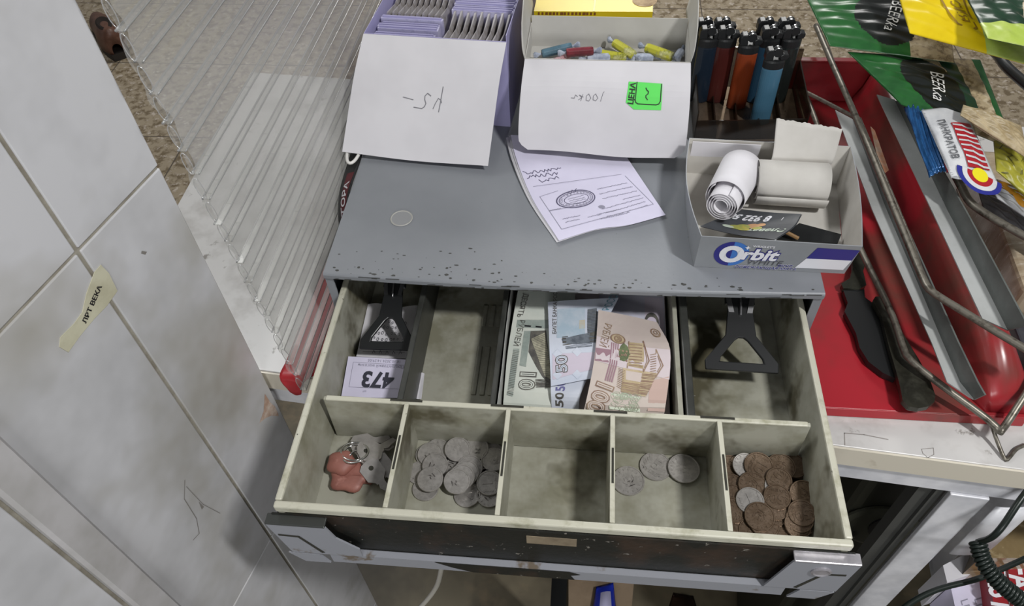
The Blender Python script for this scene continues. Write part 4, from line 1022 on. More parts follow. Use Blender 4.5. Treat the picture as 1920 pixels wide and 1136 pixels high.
for k in range(5): S1_.line(m, [(.016+k*.007,.003),(.017+k*.007,.006),(.019+k*.007,.0035)], .0004, 1, .0012)
tag(m.build('paper_slip', [M_paper, mat('blue_black_pen', '#43434f', .7)]), 'handwritten white slip lying under the left note clip', 'paper slip')
S2_ = slip([(640,742),(748,746),(764,674),(653,668)], [-.040,-.041,-.035,-.034], .058, .042)
m = mk(S2_.P(.5,.5)); S2_.sheet(m, 10, 8, .00015)
S2_.text(m, '473', .0325, .0195, .0230, 1, .0003, rot=math.pi-.03, bold=.035, sx=.92)
for a, b in [((.006,.0425-.0065),(.056,.0355)), ((.006,.0095),(.056,.0095)), ((.006,.0095),(.006,.036))]: S2_.line(m, [a, b], .0003, 2, .0003)
S2_.text(m, 'Продуктовый магазин', .0335, .0335, .0042, 2, .0003, rot=math.pi); S2_.text(m, '10.10.2024 14:29:05', .036, .0390, .0040, 2, .0003, rot=math.pi); S2_.text(m, 'шт', .022, .006, .003, 2, .0003, rot=math.pi)
tag(m.build('paper_slip', [M_lpaper, mat('dark_ink', '#2d2d3b', .6), M_grey_ink]), 'printed white slip with a large upside down 473 by the left divider', 'paper slip')
m = mk((-.103,.1,ZF)); m.add([], []); Px = slip([(772,745),(790,748),(796,700),(782,695)], [-.0485]*4, .01, .03); Px.sheet(m, 3, 3, .0002); tag(m.build('paper_slip', M_paper), 'small corner of white paper right of the left black divider', 'paper slip')

# ================================================================ coins
def coin_mesh(r, num, seed, big):
    t = .0016; m = MB()
    m.lathe([(0,0),(r-.0004,0),(r,.0003),(r,t-.0003),(r-.0003,t),(r-.0010,t),(r-.0013,t-.0005),(0,t-.0005)], 36)
    F = Patch([[(-.5,-.5,t-.0005),(.5,-.5,t-.0005)],[(-.5,.5,t-.0005),(.5,.5,t-.0005)]], 1, 1); rn = random.Random(seed); h = .0004
    if big:
        F.text(m, num, .5, .5+r*.12, r*1.05, 0, h, bold=.03); F.text(m, 'РУБЛЬ' if num == '1' else ('РУБЛЕЙ' if num in '510' else 'КОПЕЕК'), .5, .5-r*.52, r*.3, 0, h, bold=.02)
        for s in (-1, 1):
            for k in range(5): F.line(m, [(.5+s*r*(.55+.02*k), .5-r*.5+k*r*.2), (.5+s*r*(.72), .5-r*.42+k*r*.22)], .0005, 0, h)
    else:
        for k in range(16):
            a = rn.uniform(0, 6.28); q = rn.uniform(.05, .45)*r; F.line(m, [(.5+q*math.cos(a), .5+q*math.sin(a)), (.5+q*math.cos(a+.7)+.001, .5+q*math.sin(a+.7))], .0006, 0, h)
        for k in range(16): a = k*.3925; F.line(m, [(.5+r*.72*math.cos(a), .5+r*.72*math.sin(a)), (.5+r*.82*math.cos(a), .5+r*.82*math.sin(a))], .0006, 0, h)
    return m
Mcs = mat('coin_silver', '#b5b1ad', .3, metal=.5, c2='#a5a19d', ns=260, lo=.4, hi=.6, bump=.06, bs=700)
Mcc = mat('coin_bronze', '#7c6a59', .3, metal=.6, c2='#6c5a49', ns=260, lo=.4, hi=.6, bump=.06, bs=700)
protos = {}
def coin(kind, px, py, z, tilt, dirn, spin, label, group):
    if kind not in protos:
        r, num, big, mm_ = {'s1': (.01025,'1',True,Mcs), 's2': (.01025,'',False,Mcs), 'f1': (.0125,'5',True,Mcs), 'f2': (.0125,'',False,Mcs), 'b1': (.0098,'50',True,Mcc), 'b2': (.0098,'',False,Mcc), 'g1': (.011,'10',True,Mcc), 'g2': (.011,'',False,Mcc)}[kind]
        b = coin_mesh(r, num, 3, big); o = b.build('coin', mm_); protos[kind] = o
    else:
        o = protos[kind].copy(); COL.objects.link(o)
    p = at(px, py, z)
    o.matrix_basis = Matrix.Translation(p) @ Matrix.Rotation(dirn, 4, 'Z') @ Matrix.Rotation(tilt, 4, 'X') @ Matrix.Rotation(spin-dirn, 4, 'Z')
    return tag(o, label, 'coin', group)
ZC = ZF+.0003; S = .00175
pile2 = [(788,887,0,0),(798,917,0,0),(845,878,0,0),(876,929,0,0),(918,929,0,0),(906,893,0,0),(912,878,0,0),(824,852,0,0),(803,853,0,0),(920,851,0,0),(888,846,0,0),(838,838,0,0),(820,845,1,0),
         (807,852,1,4),(926,862,1,3),(918,906,1,6),(881,877,1,8),(816,873,2,6),(874,887,2,8),(858,843,2,9),(807,899,3,7),(866,895,3,8),(857,903,4,8),(893,842,1,4)]
lb2 = 'silver one rouble coin in the scattered pile of the second coin compartment'
special = {19: 'scratched silver coin tilted at the back of the second compartment pile', 22: 'topmost coin of the overlapping fan in the second compartment', 20: 'silver coin on top at the left of the second compartment pile', 3: 'worn silver coin lying flat in front of the fan of coins'}
for k, (x, y, lv, tl) in enumerate(pile2):
    coin('s1' if k % 3 == 0 else 's2', x, y, ZC+S*lv+.0004*math.sin(math.radians(tl))*40*.5, math.radians(tl), 0.5*math.sin(k*2.1), k*1.37, special.get(k, lb2), 'silver coins in the second compartment')
coin('f2', 1178, 902, ZC, 0, 0, .4, 'silver five rouble coin lying apart at the left of the fourth compartment', 'silver coins in the fourth compartment')
coin('f1', 1229, 875, ZC, 0, 0, -.6, 'middle one of three silver coins in the fourth compartment', 'silver coins in the fourth compartment')
coin('f2', 1282, 879, ZC+.0019, math.radians(2), 1.2, 2.2, 'right one of three silver coins in the fourth compartment', 'silver coins in the fourth compartment')
p5 = []
for j in range(5):
    for i in range(4): p5.append((1380+i*36+(j%2)*8+j*4+RN.uniform(-4,4), 880+j*25+RN.uniform(-3,3), ((i+2*j) % 4)*.95, 0, 'b2'))
p5 += [(1369,876,1,4,'b1'),(1370,895,1.4,6,'b2'),(1372,912,2,6,'b1'),(1373,932,2,6,'b2'),(1375,957,2,7,'b1'),(1381,984,1,5,'b2'),
       (1411,858,1,10,'b1'),(1398,874,3,9,'s2'),(1422,874,4.1,8,'g1'),(1405,924,2,8,'b2'),(1411,911,3,8,'g2'),(1397,951,2,5,'b1'),(1406,939,3.2,7,'s1'),(1424,969,3,7,'g2'),(1433,982,1.8,7,'g2'),(1410,996,.9,6,'b2'),
       (1467,973,1,7,'b2'),(1455,962,1.9,8,'b1'),(1455,951,2.9,8,'b2'),(1457,932,3.9,8,'b1'),(1459,914,3,8,'s2'),(1460,900,4.2,8,'b1'),(1464,876,2,7,'g2'),(1488,874,1.5,8,'b2'),(1507,928,2.6,14,'g2'),
       (1503,962,3.4,12,'b1'),(1499,974,2.4,12,'b2'),(1495,985,1.4,12,'b1'),(1480,996,.8,6,'b2')]
lb5 = 'bronze coin in the heap of the right hand coin compartment'
for k, (x, y, lv, tl, kd) in enumerate(p5):
    lab = lb5 if kd[0] in 'bg' else 'silver coin lying among the bronze heap of the right hand compartment'
    if (x, y) == (1422, 874): lab = 'large bronze coin on top at the back of the right hand heap'
    if (x, y) == (1507, 928): lab = 'large bronze coin leaning at the right of the heap'
    if (x, y) == (1398, 874): lab = 'silver coin peeping from under the large bronze coin at the back'
    if (x, y) == (1411, 911): lab = 'large bronze coin on top at the middle left of the right hand heap'
    lv = lv+1.6 if k >= 20 else lv
    coin(kd, x, y, ZC+S*lv+(.0006*tl if lv else 0)*.5, math.radians(tl if lv else 0), .6*math.sin(k*1.9), k*2.17, lab, 'coins in the right hand compartment')

# ================================================================ keys with a pink pendant
ky = thing('key_bunch', 'bunch of steel keys with a pink rubber pendant in the left coin compartment', 'keys', (-.155, .06, ZF))
Mpk = mat('pink_rubber', '#9a655a', .55, c2='#84534a', ns=40, c3='#b9867a', ns3=60)
def lump(mb, c, rx, ry, rz, ph, n=18, amp=.12, dimple=0.):
    c = V(c)
    def f(u, v):
        th, la = u*6.28319, (v-.5)*math.pi; k = 1+amp*math.sin(5*th+ph)*math.cos(la)**2
        z = rz*math.sin(la)
        d = math.cos(la)
        if dimple and la > 0: z -= dimple*math.exp(-(d/.45)**2)
        return c + V((rx*k*d*math.cos(th), ry*k*d*math.sin(th), z))
    mb.surf(f, 28, n, .0003)
m = MB(); q = at(655, 893, -.046); lump(m, q, .0155, .0135, .0052, .5, dimple=.003); q = at(640, 868, -.042); lump(m, q, .0115, .0105, .0062, 1.5, amp=.08)
q = at(690, 897, -.049); lump(m, q, .006, .005, .0028, .2)
m.build('pendant', Mpk, ky, smooth=True)
def ringt(c, nrm, R_, r):
    m = MB(); Q = V(nrm).to_track_quat('Z', 'Y').to_matrix()
    m.tube([V(c) + Q @ V((R_*math.cos(a), R_*math.sin(a), 0)) for a in [i*6.28319/30 for i in range(30)]], r, 8, closed=True); return m
for c, nn, R_ in ((at(665,846,-.040), (.1,.35,1), .0105), (at(666,850,-.038), (-.1,.3,1), .0105), (at(672,862,-.043), (.55,-.2,.8), .0075)):
    ringt(c, nn, R_, .0008).build('ring', M_bright, ky, smooth=True)
def key(a, b, z0, z1, w):
    A, B = at(*a, z0), at(*b, z1); d = (B-A); L = d.length; d.normalize(); s = d.cross(V((0,0,1))).normalized(); n = s.cross(d).normalized()
    def k(x, y): return A + d*x + s*y
    bow_ = [(.003,-w),(.0,-w*.6),(-.001,0),(.0,w*.6),(.003,w),(.014,w*.95),(.018,w*.45),(.020,.0035)]
    teeth = []; x = .020; i = 0
    while x < L-.004: teeth += [(x,.0035 if i % 2 else .0022)]; x += .0035; i += 1
    pts = bow_ + teeth + [(L,.001),(L-.001,-.003),(.020,-.003),(.018,-w*.45),(.014,-w*.95)]
    m = MB(); m.ext([k(x, y) for x, y in pts], n*.0018); return m, k, n
MK = mat('key_steel', '#b9b5b2', .3, metal=.5, c2='#a09c99', ns=60)
for i, (a, b, z0, z1, w) in enumerate([((675,862),(742,826),-.043,-.046,.0095),((672,850),(738,838),-.040,-.048,.009),((688,868),(726,920),-.042,-.048,.0085),((660,838),(732,822),-.046,-.049,.009),((700,858),(738,902),-.045,-.0495,.009)]):
    m, k, n = key(a, b, z0, z1, w); kk = m.build('key', MK, ky, bevel=.0003)
    m = MB(); m.ext([k(.006+.002*math.cos(t), .002*math.sin(t)) + n*.0019 for t in [j*6.283/12 for j in range(12)]], n*.0001); m.build('key_hole', M_slot, kk)
# ================================================================ red tray
rt = thing('red_tray', 'red plastic tray on the counter right of the cash drawer', 'tray', (.30,.38,-.0795))
m = MB()
vbox(V((.2135,.1535,0)), V((.386,.1535,0)), V((.372,.612,0)), V((.2135,.612,0)), -.0715, -.0695, m)
m.hexa([(.2135,.1515,-.0795),(.386,.1515,-.0795),(.386,.1535,-.0795),(.2135,.1535,-.0795)], [(.2135,.1525,-.0695),(.386,.1525,-.0695),(.386,.1535,-.0695),(.2135,.1535,-.0695)])
m.box((.2135,.1535,-.0795),(.2150,.612,-.0715))
m.build('floor_panel', M_redplast, rt, bevel=.0012)
def xt(y): return .3385 + .008*(1-(y-.157)/.44)
def rw(u, v):
    y = .157 + .44*v
    s = min(1, max(0, (y-.157)/.075)); k = max(.02, (s*(2-s))**.75); h = -.0695 + .0475*k; t = xt(y) + .010*(1-k); w_ = .030 + .008*(1-k)
    pr = [(t-.010*k-.002, -.0692), (t-.002*k, -.0692+.45*(h+.0692)), (t+.002, -.0692+.78*(h+.0692)), (t+.008, h-.003*k), (t+.016, h), (t+.024, h-.0015*k), (t+w_, h-.010*k), (t+w_+.004, -.0692+.4*(h+.0692)), (t+w_+.005, -.0785)]
    x = u*(len(pr)-1); i = min(int(x), len(pr)-2); f = x-i
    a, b = pr[i], pr[i+1]
    return V((a[0]+(b[0]-a[0])*f, y, a[1]+(b[1]-a[1])*f))
m = MB(); m.surf(rw, 24, 40, .0012); m.build('side_wall', M_redplast, rt, smooth=True)
m = MB(); m.hexa([(.2150,.598,-.0692),(.350,.598,-.0692),(.350,.602,-.0692),(.2150,.602,-.0692)], [(.2150,.606,-.022),(.350,.606,-.022),(.350,.610,-.022),(.2150,.610,-.022)]); m.box((.2150,.604,-.0215),(.352,.613,-.0185)); m.build('back_wall', M_redplast, rt, bevel=.001)

# ================================================================ wire display rack with two price rails
rk = thing('display_rack', 'wire display rack with two grey price rails standing over the red tray', 'display rack', (.35,.25,-.0795))
Mw = mat('dull_wire', '#7d786e', .4, metal=.6, c2='#4c463d', ns=120, lo=.5, hi=.68); Mrl = mat('rail_grey', '#a7a9a8', .35, c2='#9a9c9a', ns=20); 
def wire(pts, r, nm='wire', mm_=None):
    P = [at(*p) for p in pts]; Q = Patch([[p] * 2 for p in P]); n = 8*(len(P)-1)
    m = MB(); m.tube([Q.P(.5, i/n) for i in range(n+1)], r, 10); return m.build(nm, mm_ or Mw, rk, smooth=True)
wire([(1505,166,-.045),(1530,228,-.045),(1590,412,-.045),(1668,580,-.045),(1692,648,-.0455),(1706,674,-.046),(1760,718,-.050),(1855,788,-.058),(1874,810,-.062)], .0030)
wire([(1874,811,-.062),(1890,790,-.060),(1925,736,-.047),(1990,640,-.02)], .0030)
wire([(1502,168,-.045),(1545,190,-.03),(1606,222,-.004)], .0024)
wire([(1491,158,-.05),(1500,195,-.05),(1512,240,-.05)], .0018)
wire([(1530,48,.0),(1560,118,.0),(1606,222,.0),(1690,425,.0),(1732,525,.0),(1748,547,.0),(1800,580,.0),(1868,622,.0),(1960,676,.0)], .0032)
wire([(1612,222,-.006),(1700,430,-.006),(1735,528,-.006)], .0016)
wire([(1856,786,-.060),(1868,822,-.071),(1884,860,-.0782),(1892,858,-.0784),(1906,842,-.078),(1925,833,-.078)], .0016)
wire([(1750,262,.010),(1775,300,.010),(1800,345,.010),(1816,375,.010),(1838,394,.010),(1880,420,.010),(1960,464,.010)], .0036)
wire([(1740,25,.02),(1800,60,.02),(1862,95,.02),(1890,128,.02),(1950,180,.02)], .0055, 'tube', mat('dark_tube', '#3e3f40', .3, metal=.5))
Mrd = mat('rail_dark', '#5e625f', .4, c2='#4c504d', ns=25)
def rail(L, F, T, z, h):
    m = MB(); n = len(L); l = [at(*p, z) for p in L]; f = [at(*p, z) for p in F]; t_ = [at(*p, z+h) for p in T]; d = V((0,0,-.0012))
    for i in range(n-1):
        m.hexa([l[i]+d, f[i]+d, f[i+1]+d, l[i+1]+d], [l[i], f[i], f[i+1], l[i+1]])
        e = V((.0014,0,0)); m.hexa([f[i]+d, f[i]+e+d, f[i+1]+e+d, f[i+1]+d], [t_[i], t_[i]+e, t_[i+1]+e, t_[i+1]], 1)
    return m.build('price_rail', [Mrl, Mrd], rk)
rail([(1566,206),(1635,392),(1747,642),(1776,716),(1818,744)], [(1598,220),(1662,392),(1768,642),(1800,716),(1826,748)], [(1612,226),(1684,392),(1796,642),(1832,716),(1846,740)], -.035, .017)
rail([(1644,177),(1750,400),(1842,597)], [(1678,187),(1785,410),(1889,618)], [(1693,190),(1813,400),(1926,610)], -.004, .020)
m = MB(); q = [at(1632,238,-.02), at(1640,246,-.02), at(1666,320,-.02), at(1652,330,-.02)]; m.ext(q, (0,0,.0008)); m.build('price_ticket', mat('orange_ticket', '#c98d6c', .6, c2='#c9b9a6', ns=40), rk)

# ================================================================ dark tool lying in the tray
tl = thing('tool', 'dark greasy metal tool with a rounded handle lying in the red tray', 'tool', at(1660,650,-.068))
Mol = mat('greasy_steel', '#3d3c33', .3, metal=.5, c2='#2a2923', ns=60, c3='#55544a', ns3=30)
def cpx(l): return [(1540+x/2.99, 420+y/2.99) for x, y in l]
def slab(pts, z0, z1, mm_, nm, bev=.0012):
    m = MB(); b = [at(*p, z0) for p in pts]; dz = z1-z0
    m.ext(b, (0,0,dz)); return m.build(nm, mm_, tl, bevel=bev)
slab(cpx([(275,455),(290,432),(325,430),(350,470),(400,560),(450,650),(530,780),(590,890),(622,980),(618,1020),(585,1046),(530,1056),(475,1046),(440,1010),(425,930),(405,850),(370,730),(340,610),(325,540),(300,495)]), -.0610, -.0545, Mol, 'handle')
slab(cpx([(110,400),(135,470),(118,520),(180,640),(200,720),(250,800),(330,862),(400,895),(420,860),(395,780),(350,620),(335,560),(300,500),(262,462),(230,440),(228,395)]), -.0690, -.0615, M_black, 'grip')
slab(cpx([(165,130),(225,150),(240,235),(222,290),(240,370),(200,392),(110,385),(100,360),(150,330),(165,270),(160,205)]), -.0672, -.0602, mat('greasy_dark', '#2c2d27', .22, metal=.4, c2='#3d3e36', ns=50), 'jaw')

# ================================================================ snack packs on the rack
Mgr = mat('green_foil', '#28602f', .28, c2='#204f28', ns=30); Mblk = mat('black_foil', '#191d1b', .3); Mwh = mat('foil_white', '#d9d9d6', .35); Myel = mat('yellow_foil', '#e3c81c', .25, c2='#d8ba14', ns=20)
Mlime2 = mat('lime_foil', '#a9bf52', .3, c2='#c0cf78', ns=30); Mfood = mat('snack_pieces', '#a8987a', .5, c2='#6f5f45', ns=110, lo=.45, hi=.6, c3='#c9bda5', ns3=60); Mora = mat('orange_print', '#d2602a', .4); Mdg = mat('dark_green_foil', '#24402e', .3, c2='#1c3325', ns=20)
Mbr = mat('brown_logo', '#96751f', .4); Mcream = mat('cream_food', '#cfc4ac', .5, c2='#b38f72', ns=60, c3='#e6e0d2', ns3=40)
def bag(name, cor, z, zone, mats, label, puff=.008, pr=None, nu=90, nv=60, tiltz=None):
    c = [at(*p, zz) for p, zz in zip(cor, z)]
    def P(u, v):
        p = c[0].lerp(c[1], u).lerp(c[3].lerp(c[2], u), v)
        s = (math.sin(math.pi*min(max(u,.0),1))**.6)*(math.sin(math.pi*v)**.6)
        return p + V((0,0,1))*(puff*s + .0012*math.sin(u*23+v*9)*s + .0008*math.sin(v*41+u*13)*s)
    def Q(u, v):
        p = c[0].lerp(c[1], u).lerp(c[3].lerp(c[2], u), v); s = (math.sin(math.pi*u)**.6)*(math.sin(math.pi*v)**.6)
        return p - V((0,0,1))*(puff*.8*s+.0004)
    m = mk(sum(c, V())/4)
    m.surf(P, nu, nv, .0001, 0, zone); m.surf(lambda u, v: Q(1-u, v), 12, 10, .0001, 0)
    if pr:
        pt = Patch([[P(i/8, j/8) for i in range(9)] for j in range(9)], (c[1]-c[0]).length, (c[3]-c[0]).length); pr(m, pt)
    return tag(m.build('snack_bag', mats, smooth=True), label, 'snack bag', 'snack bags on the wire rack')
# corners: front-left, front-right, back-right, back-left
def el(u, v, cu, cv, ru, rv): return ((u-cu)/ru)**2+((v-cv)/rv)**2 < 1
def z1(u, v):
    if el(u, v, .47, .45, .22, .46): return 1
    if u < .52: return 0
    if u > .66 and u < .78 and v > .1: return 4
    if u > .93: return 0
    return 2
def p1(m, P): P.text(m, 'BEERka', P.W*.49, P.H*.47, .0150, 3, .0008, rot=math.radians(-112), sx=.85)
bag('g', [(1690,196),(1905,282),(1838,112),(1589,97)], [.030,.030,.045,.045], z1, [Mgr, Mblk, Mfood, Mwh, Mdg], 'green snack bag with a black oval, front one of the two green bags', .007, p1)
def z2(u, v):
    if el(u, v, .52, .50, .24, .40): return 1
    if el(u, v, .70, .65, .12, .16): return 4
    return 0 if u < .66 else 2
def p2(m, P): P.text(m, 'BEERka', P.W*.56, P.H*.50, .0150, 3, .0008, rot=math.radians(-112), sx=.85)
bag('h', [(1556,86),(1790,118),(1770,-30),(1511,-6)], [.050,.050,.062,.062], z2, [Mgr, Mblk, Mfood, Mwh, Mora], 'rear green snack bag with a black oval, partly under the yellow bag', .006, p2)
def z3(u, v):
    if u < .66: return 0
    return 1 if v < .5 else 2
def p3(m, P):
    P.line(m, [(P.W*x, P.H*y) for x, y in ((.30,.95),(.36,.72),(.34,.55),(.38,.36),(.44,.24),(.56,.20),(.60,.25),(.55,.40),(.54,.60),(.50,.72),(.42,.95))], .0018, 3, .0008)
    P.text(m, 'Россия', P.W*.44, P.H*.55, .0150, 3, .0009, rot=math.radians(-72), shear=.2)
bag('y', [(1706,62),(1930,122),(1880,-42),(1672,-50)], [.085,.085,.10,.10], z3, [Myel, Mlime2, Mlime2, Mbr], 'bright yellow snack bag with a brown outlined emblem at the top right', .007, p3)
def z4(u, v):
    if el(u, v, .84, .45, .26, .42): return 1
    return 0 if v > .25 else 2
def p4(m, P): 
    P.text(m, 'AN', P.W*.28, P.H*.72, .014, 3, .0008, rot=math.radians(-80), bold=.03); P.text(m, 'AK', P.W*.10, P.H*.80, .014, 3, .0008, rot=math.radians(-80), bold=.03)
bag('d', [(1852,72),(1985,100),(1975,-30),(1796,-34)], [.112]*4, z4, [Mdg, Mcream, Mlime2, Mwh], 'dark green snack bag with a picture of rolls in the top right corner', .006, p4)
# red and white striped bag
Mnet = mat('white_foil', '#cfd0d2', .3, c2='#babcc0', ns=40); Mnetl = mat('net_line', '#8e9096', .5); Mrs = mat('red_stripe', '#a3222b', .35); Mye2 = mat('bright_yellow', '#e0d324', .35); Mnv2 = mat('navy_stripe', '#2a2f86', .35); Mor2 = mat('amber_print', '#d99a35', .4)
def pw(m, P):
    W, H = P.W, P.H
    for k in range(16): P.line(m, [(W*k/16, H*.02), (W*min(1,k/16+.22), H*.98)], .0004, 1, .0006); P.line(m, [(W*k/16, H*.98), (W*min(1,k/16+.22), H*.02)], .0004, 1, .0006)
    P.rect(m, W*.30, H*.42, W*.86, H*.86, 2, .0010, 10)
    for k in range(8): y0 = W*(.33+.068*k); P.line(m, [(y0, H*.45), (y0+W*.01, H*.62), (y0+W*.035, H*.74), (y0+W*.03, H*.84)], .0022, 0, .0014)
    P.text(m, 'ПАНКРАТОВ', W*.50, H*.24, .0085, 3, .0010, rot=math.radians(-2), bold=.02)
    for r, mi in ((.017, 5), (.0125, 0), (.0085, 2)): P.ring(m, W*.93, H*.62, r, r, .0042, mi, .0012, a0=-1.9, a1=1.3)
    P.disc(m, W*.93, H*.62, .0065, .0065, 4, .0013)
def bagw():
    c = [at(1728,206,.036), at(1784,332,.032), at(1874,350,.032), at(1806,196,.036)]
    return c
c = bagw()
def PW(u, v):
    p = c[0].lerp(c[1], u).lerp(c[3].lerp(c[2], u), v); s = (math.sin(math.pi*u)**.6)*(math.sin(math.pi*v)**.6); return p + V((0,0,1))*(.006*s+.0008*math.sin(u*17+v*5)*s)
m = mk(sum(c, V())/4); m.surf(PW, 30, 20, .0001); m.surf(lambda u, v: c[0].lerp(c[1], 1-u).lerp(c[3].lerp(c[2], 1-u), v)-V((0,0,.0008+.004*math.sin(math.pi*u)*math.sin(math.pi*v))), 10, 10, .0001)
pw(m, Patch([[PW(i/8, j/8) for i in range(9)] for j in range(9)], (c[1]-c[0]).length, (c[3]-c[0]).length))
tag(m.build('snack_bag', [Mnet, Mnetl, Mrs, mat('grey_letter', '#55575c', .5), Mye2, Mnv2], smooth=True), 'white snack bag with a red striped fish panel and yellow red blue arcs', 'snack bag', 'snack bags on the wire rack')
# blue crinkled wrapper
Mbl = mat('blue_foil', '#2b5f96', .18, metal=.3, c2='#1d4470', ns=90, stretch=(3,1,1)); 
cb = [at(1742,334,.020), at(1778,326,.020), at(1736,194,.028), at(1695,200,.028)]
def PB(u, v):
    p = cb[0].lerp(cb[1], u).lerp(cb[3].lerp(cb[2], u), v); s = math.sin(math.pi*u)**.5
    return p + V((0,0,1))*(.005*s + .0010*math.sin(u*34+3*math.sin(v*4)))
m = mk(cb[0]); m.surf(PB, 40, 14, .0003, 0, lambda u, v: 1 if u > .88 else 0); tag(m.build('blue_wrapper', [Mbl, Mrs], smooth=True), 'crinkled blue foil wrapper hanging beside the second price rail', 'wrapper')
# pasta-like snack pack and lime bag
bag('p', [(1800,216),(1930,300),(1915,235),(1806,196)], [.048]*4, None, [mat('chip_pack', '#b8a888', .35, c2='#9c8a68', ns=60, lo=.45, hi=.6)], 'clear pack of beige snack sticks under the front green bag', .006)
def p7(m, P):
    for k in range(14): x = RN.uniform(.1,.9)*P.W; y = RN.uniform(.1,.9)*P.H; P.line(m, [(x,y),(x+RN.uniform(-.008,.008), y+RN.uniform(-.008,.008))], .0009, 1, .0008)
bag('l', [(1868,320),(1960,400),(1960,300),(1862,256)], [.030]*4, None, [mat('olive_yellow_foil', '#a9a43c', .3, c2='#8d8a34', ns=40), mat('olive_ink', '#5c5a26', .5)], 'olive yellow snack bag at the right edge beside the striped bag', .006, p7)
def p8(m, P): 
    for x, y, r in ((.25,.6,.009),(.4,.35,.007),(.55,.5,.008),(.75,.4,.007)): P.disc(m, P.W*x, P.H*y, r, r*.8, 1, .0008); 
    P.disc(m, P.W*.45, P.H*.55, .007, .004, 2, .0009)
bag('o', [(1870,372),(1985,450),(1985,380),(1842,326)], [.012]*4, None, [Mnet, Mor2, Mye2], 'white snack bag with amber spots at the right edge', .005, p8)

bag('gs', [(1846,398),(1960,470),(1950,415),(1830,345)], [-.012]*4, None, [mat('grey_foil', '#77777a', .35, c2='#5e5e62', ns=60)], 'plain grey back of a snack bag below the amber spotted one', .004)
# wrapped carton on the counter
fp = mk((.43,.36,-.0795)); a0, b0 = at(1868,560,-.035), at(1835,440,-.035)
fpts = [V((.402,.262,0)), V((.55,.24,0)), V((.57,.45,0)), V((.415,.46,0))]
vbox(*fpts, -.0795, -.030, fp); 
tag(fp.build('wrapped_pack', mat('kraft_film', '#b3a48d', .25, c2='#9a8870', ns=30, c3='#d3cabb', ns3=55, lo3=.6, hi3=.68, coat=.5, stretch=(1,4,1)), bevel=.004), 'kraft coloured pack in shiny film on the counter right of the rack', 'pack')
dk = mk((.395,.22,-.0795)); dp = [V((.396,.180,0)), V((.52,.165,0)), V((.535,.232,0)), V((.398,.255,0))]; vbox(*dp, -.0795, -.055, dk)
DP = flat(V((.396,.180,-.0549)), V((.52,.165,-.0549)), V((.535,.232,-.0549)), V((.398,.255,-.0549))); DP.text(dk, 'НОС', .020, .05, .018, 1, .0003, rot=math.radians(-70), bold=.02)
tag(dk.build('dark_pack', [mat('slate_pack', '#4b4c52', .35, c2='#3a3b40', ns=30), M_paper], bevel=.002), 'dark slate pack with pale lettering lying in front of the film wrapped pack', 'pack')

# ================================================================ below the counter on the right
def cbx2(name, px, zt, h, mats, label, cat, group=None, pr=None, bev=.001):
    q = [at(*p, zt) for p in px]; m = mk(q[0]+V((0,0,-h))); m.hexa([p-V((0,0,h)) for p in q], q)
    if pr: pr(m, flat(*q))
    return tag(m.build(name, mats, bevel=0), label, cat, group)
Mrb = mat('red_card', '#9c1f28', .4, c2='#8a1b23', ns=12)
def prf(m, P): P.text(m, 'FAST', P.W*.40, P.H*.62, .030, 1, .0004, rot=math.radians(-88), bold=.03, shear=.1, sx=.8)
ZS = -.4195
cbx2('red_box', [(1902,1170),(1950,1170),(1938,1060),(1890,1064)], -.33, .0895, [Mrb, Mwp], 'red box lettered FAST at the bottom right corner under the cord', 'box', None, prf)
cbx2('red_box', [(1868,1170),(1898,1170),(1886,1066),(1853,1056)], -.335, .0845, [Mrb, Mwp], 'red box lettered FAST half behind the coiled cord', 'box', None, prf)
cbx2('film_pack', [(1838,1046),(1990,1046),(1990,960),(1868,972)], -.30, .1195, [mat('brown_film', '#8d7a58', .2, c2='#6f5d3f', ns=16, c3='#b5a684', ns3=40, coat=.5, stretch=(1,1,6))], 'brown film wrapped pack on the shelf behind the coiled cord', 'pack')
cbx2('white_box', [(1798,1170),(1862,1160),(1842,1078),(1782,1098)], -.36, .0595, [M_lpaper, M_grey_ink], 'white printed box below the coiled cord', 'box', None, lambda m, P: (P.text(m, 'LD', P.W*.3, P.H*.4, .012, 1, .0003, rot=-1.5), P.text(m, 'LD', P.W*.7, P.H*.35, .012, 1, .0003, rot=-1.5)))
cbx2('white_box', [(1776,1092),(1832,1072),(1815,1036),(1768,1060)], -.345, .0745, [M_paper], 'plain white box behind the printed white box', 'box')
def cable(name, pts, r, mm_, label, cat, parent=None):
    P = [at(*p) for p in pts]; Q = Patch([[p]*2 for p in P]); n = 10*(len(P)-1); m = mk(P[0]) if not parent else MB()
    m.tube([Q.P(.5, i/n) for i in range(n+1)], r, 8); o = m.build(name, mm_, parent, smooth=True)
    return tag(o, label, cat) if not parent else o
M_cord = mat('black_rubber', '#17201c', .35)
cc = thing('coiled_cord', 'black coiled telephone style cord hanging from the counter at the bottom right', 'cord', at(1835,1018,-.16))
cable('straight_lead', [(1960,880,-.10),(1915,935,-.11),(1880,986,-.125),(1858,1008,-.14),(1834,1016,-.158)], .0028, M_cord, None, None, cc)
P = [at(*p) for p in ((1833,1015,-.160),(1843,1050,-.165),(1868,1086,-.170),(1905,1118,-.175),(1945,1150,-.18))]; Q = Patch([[p]*2 for p in P]); n = 620; pts = []
for i in range(n+1):
    t = i/n; c_ = Q.P(.5, t); d = (Q.P(.5, min(1,t+.01))-Q.P(.5, max(0,t-.01))).normalized(); x = d.cross(V((0,1,0))).normalized(); y = d.cross(x)
    a = t*6.28319*22; pts.append(c_ + x*.0058*math.cos(a) + y*.0058*math.sin(a))
m = MB(); m.tube(pts, .0018, 7); m.build('coil', M_cord, cc, smooth=True)
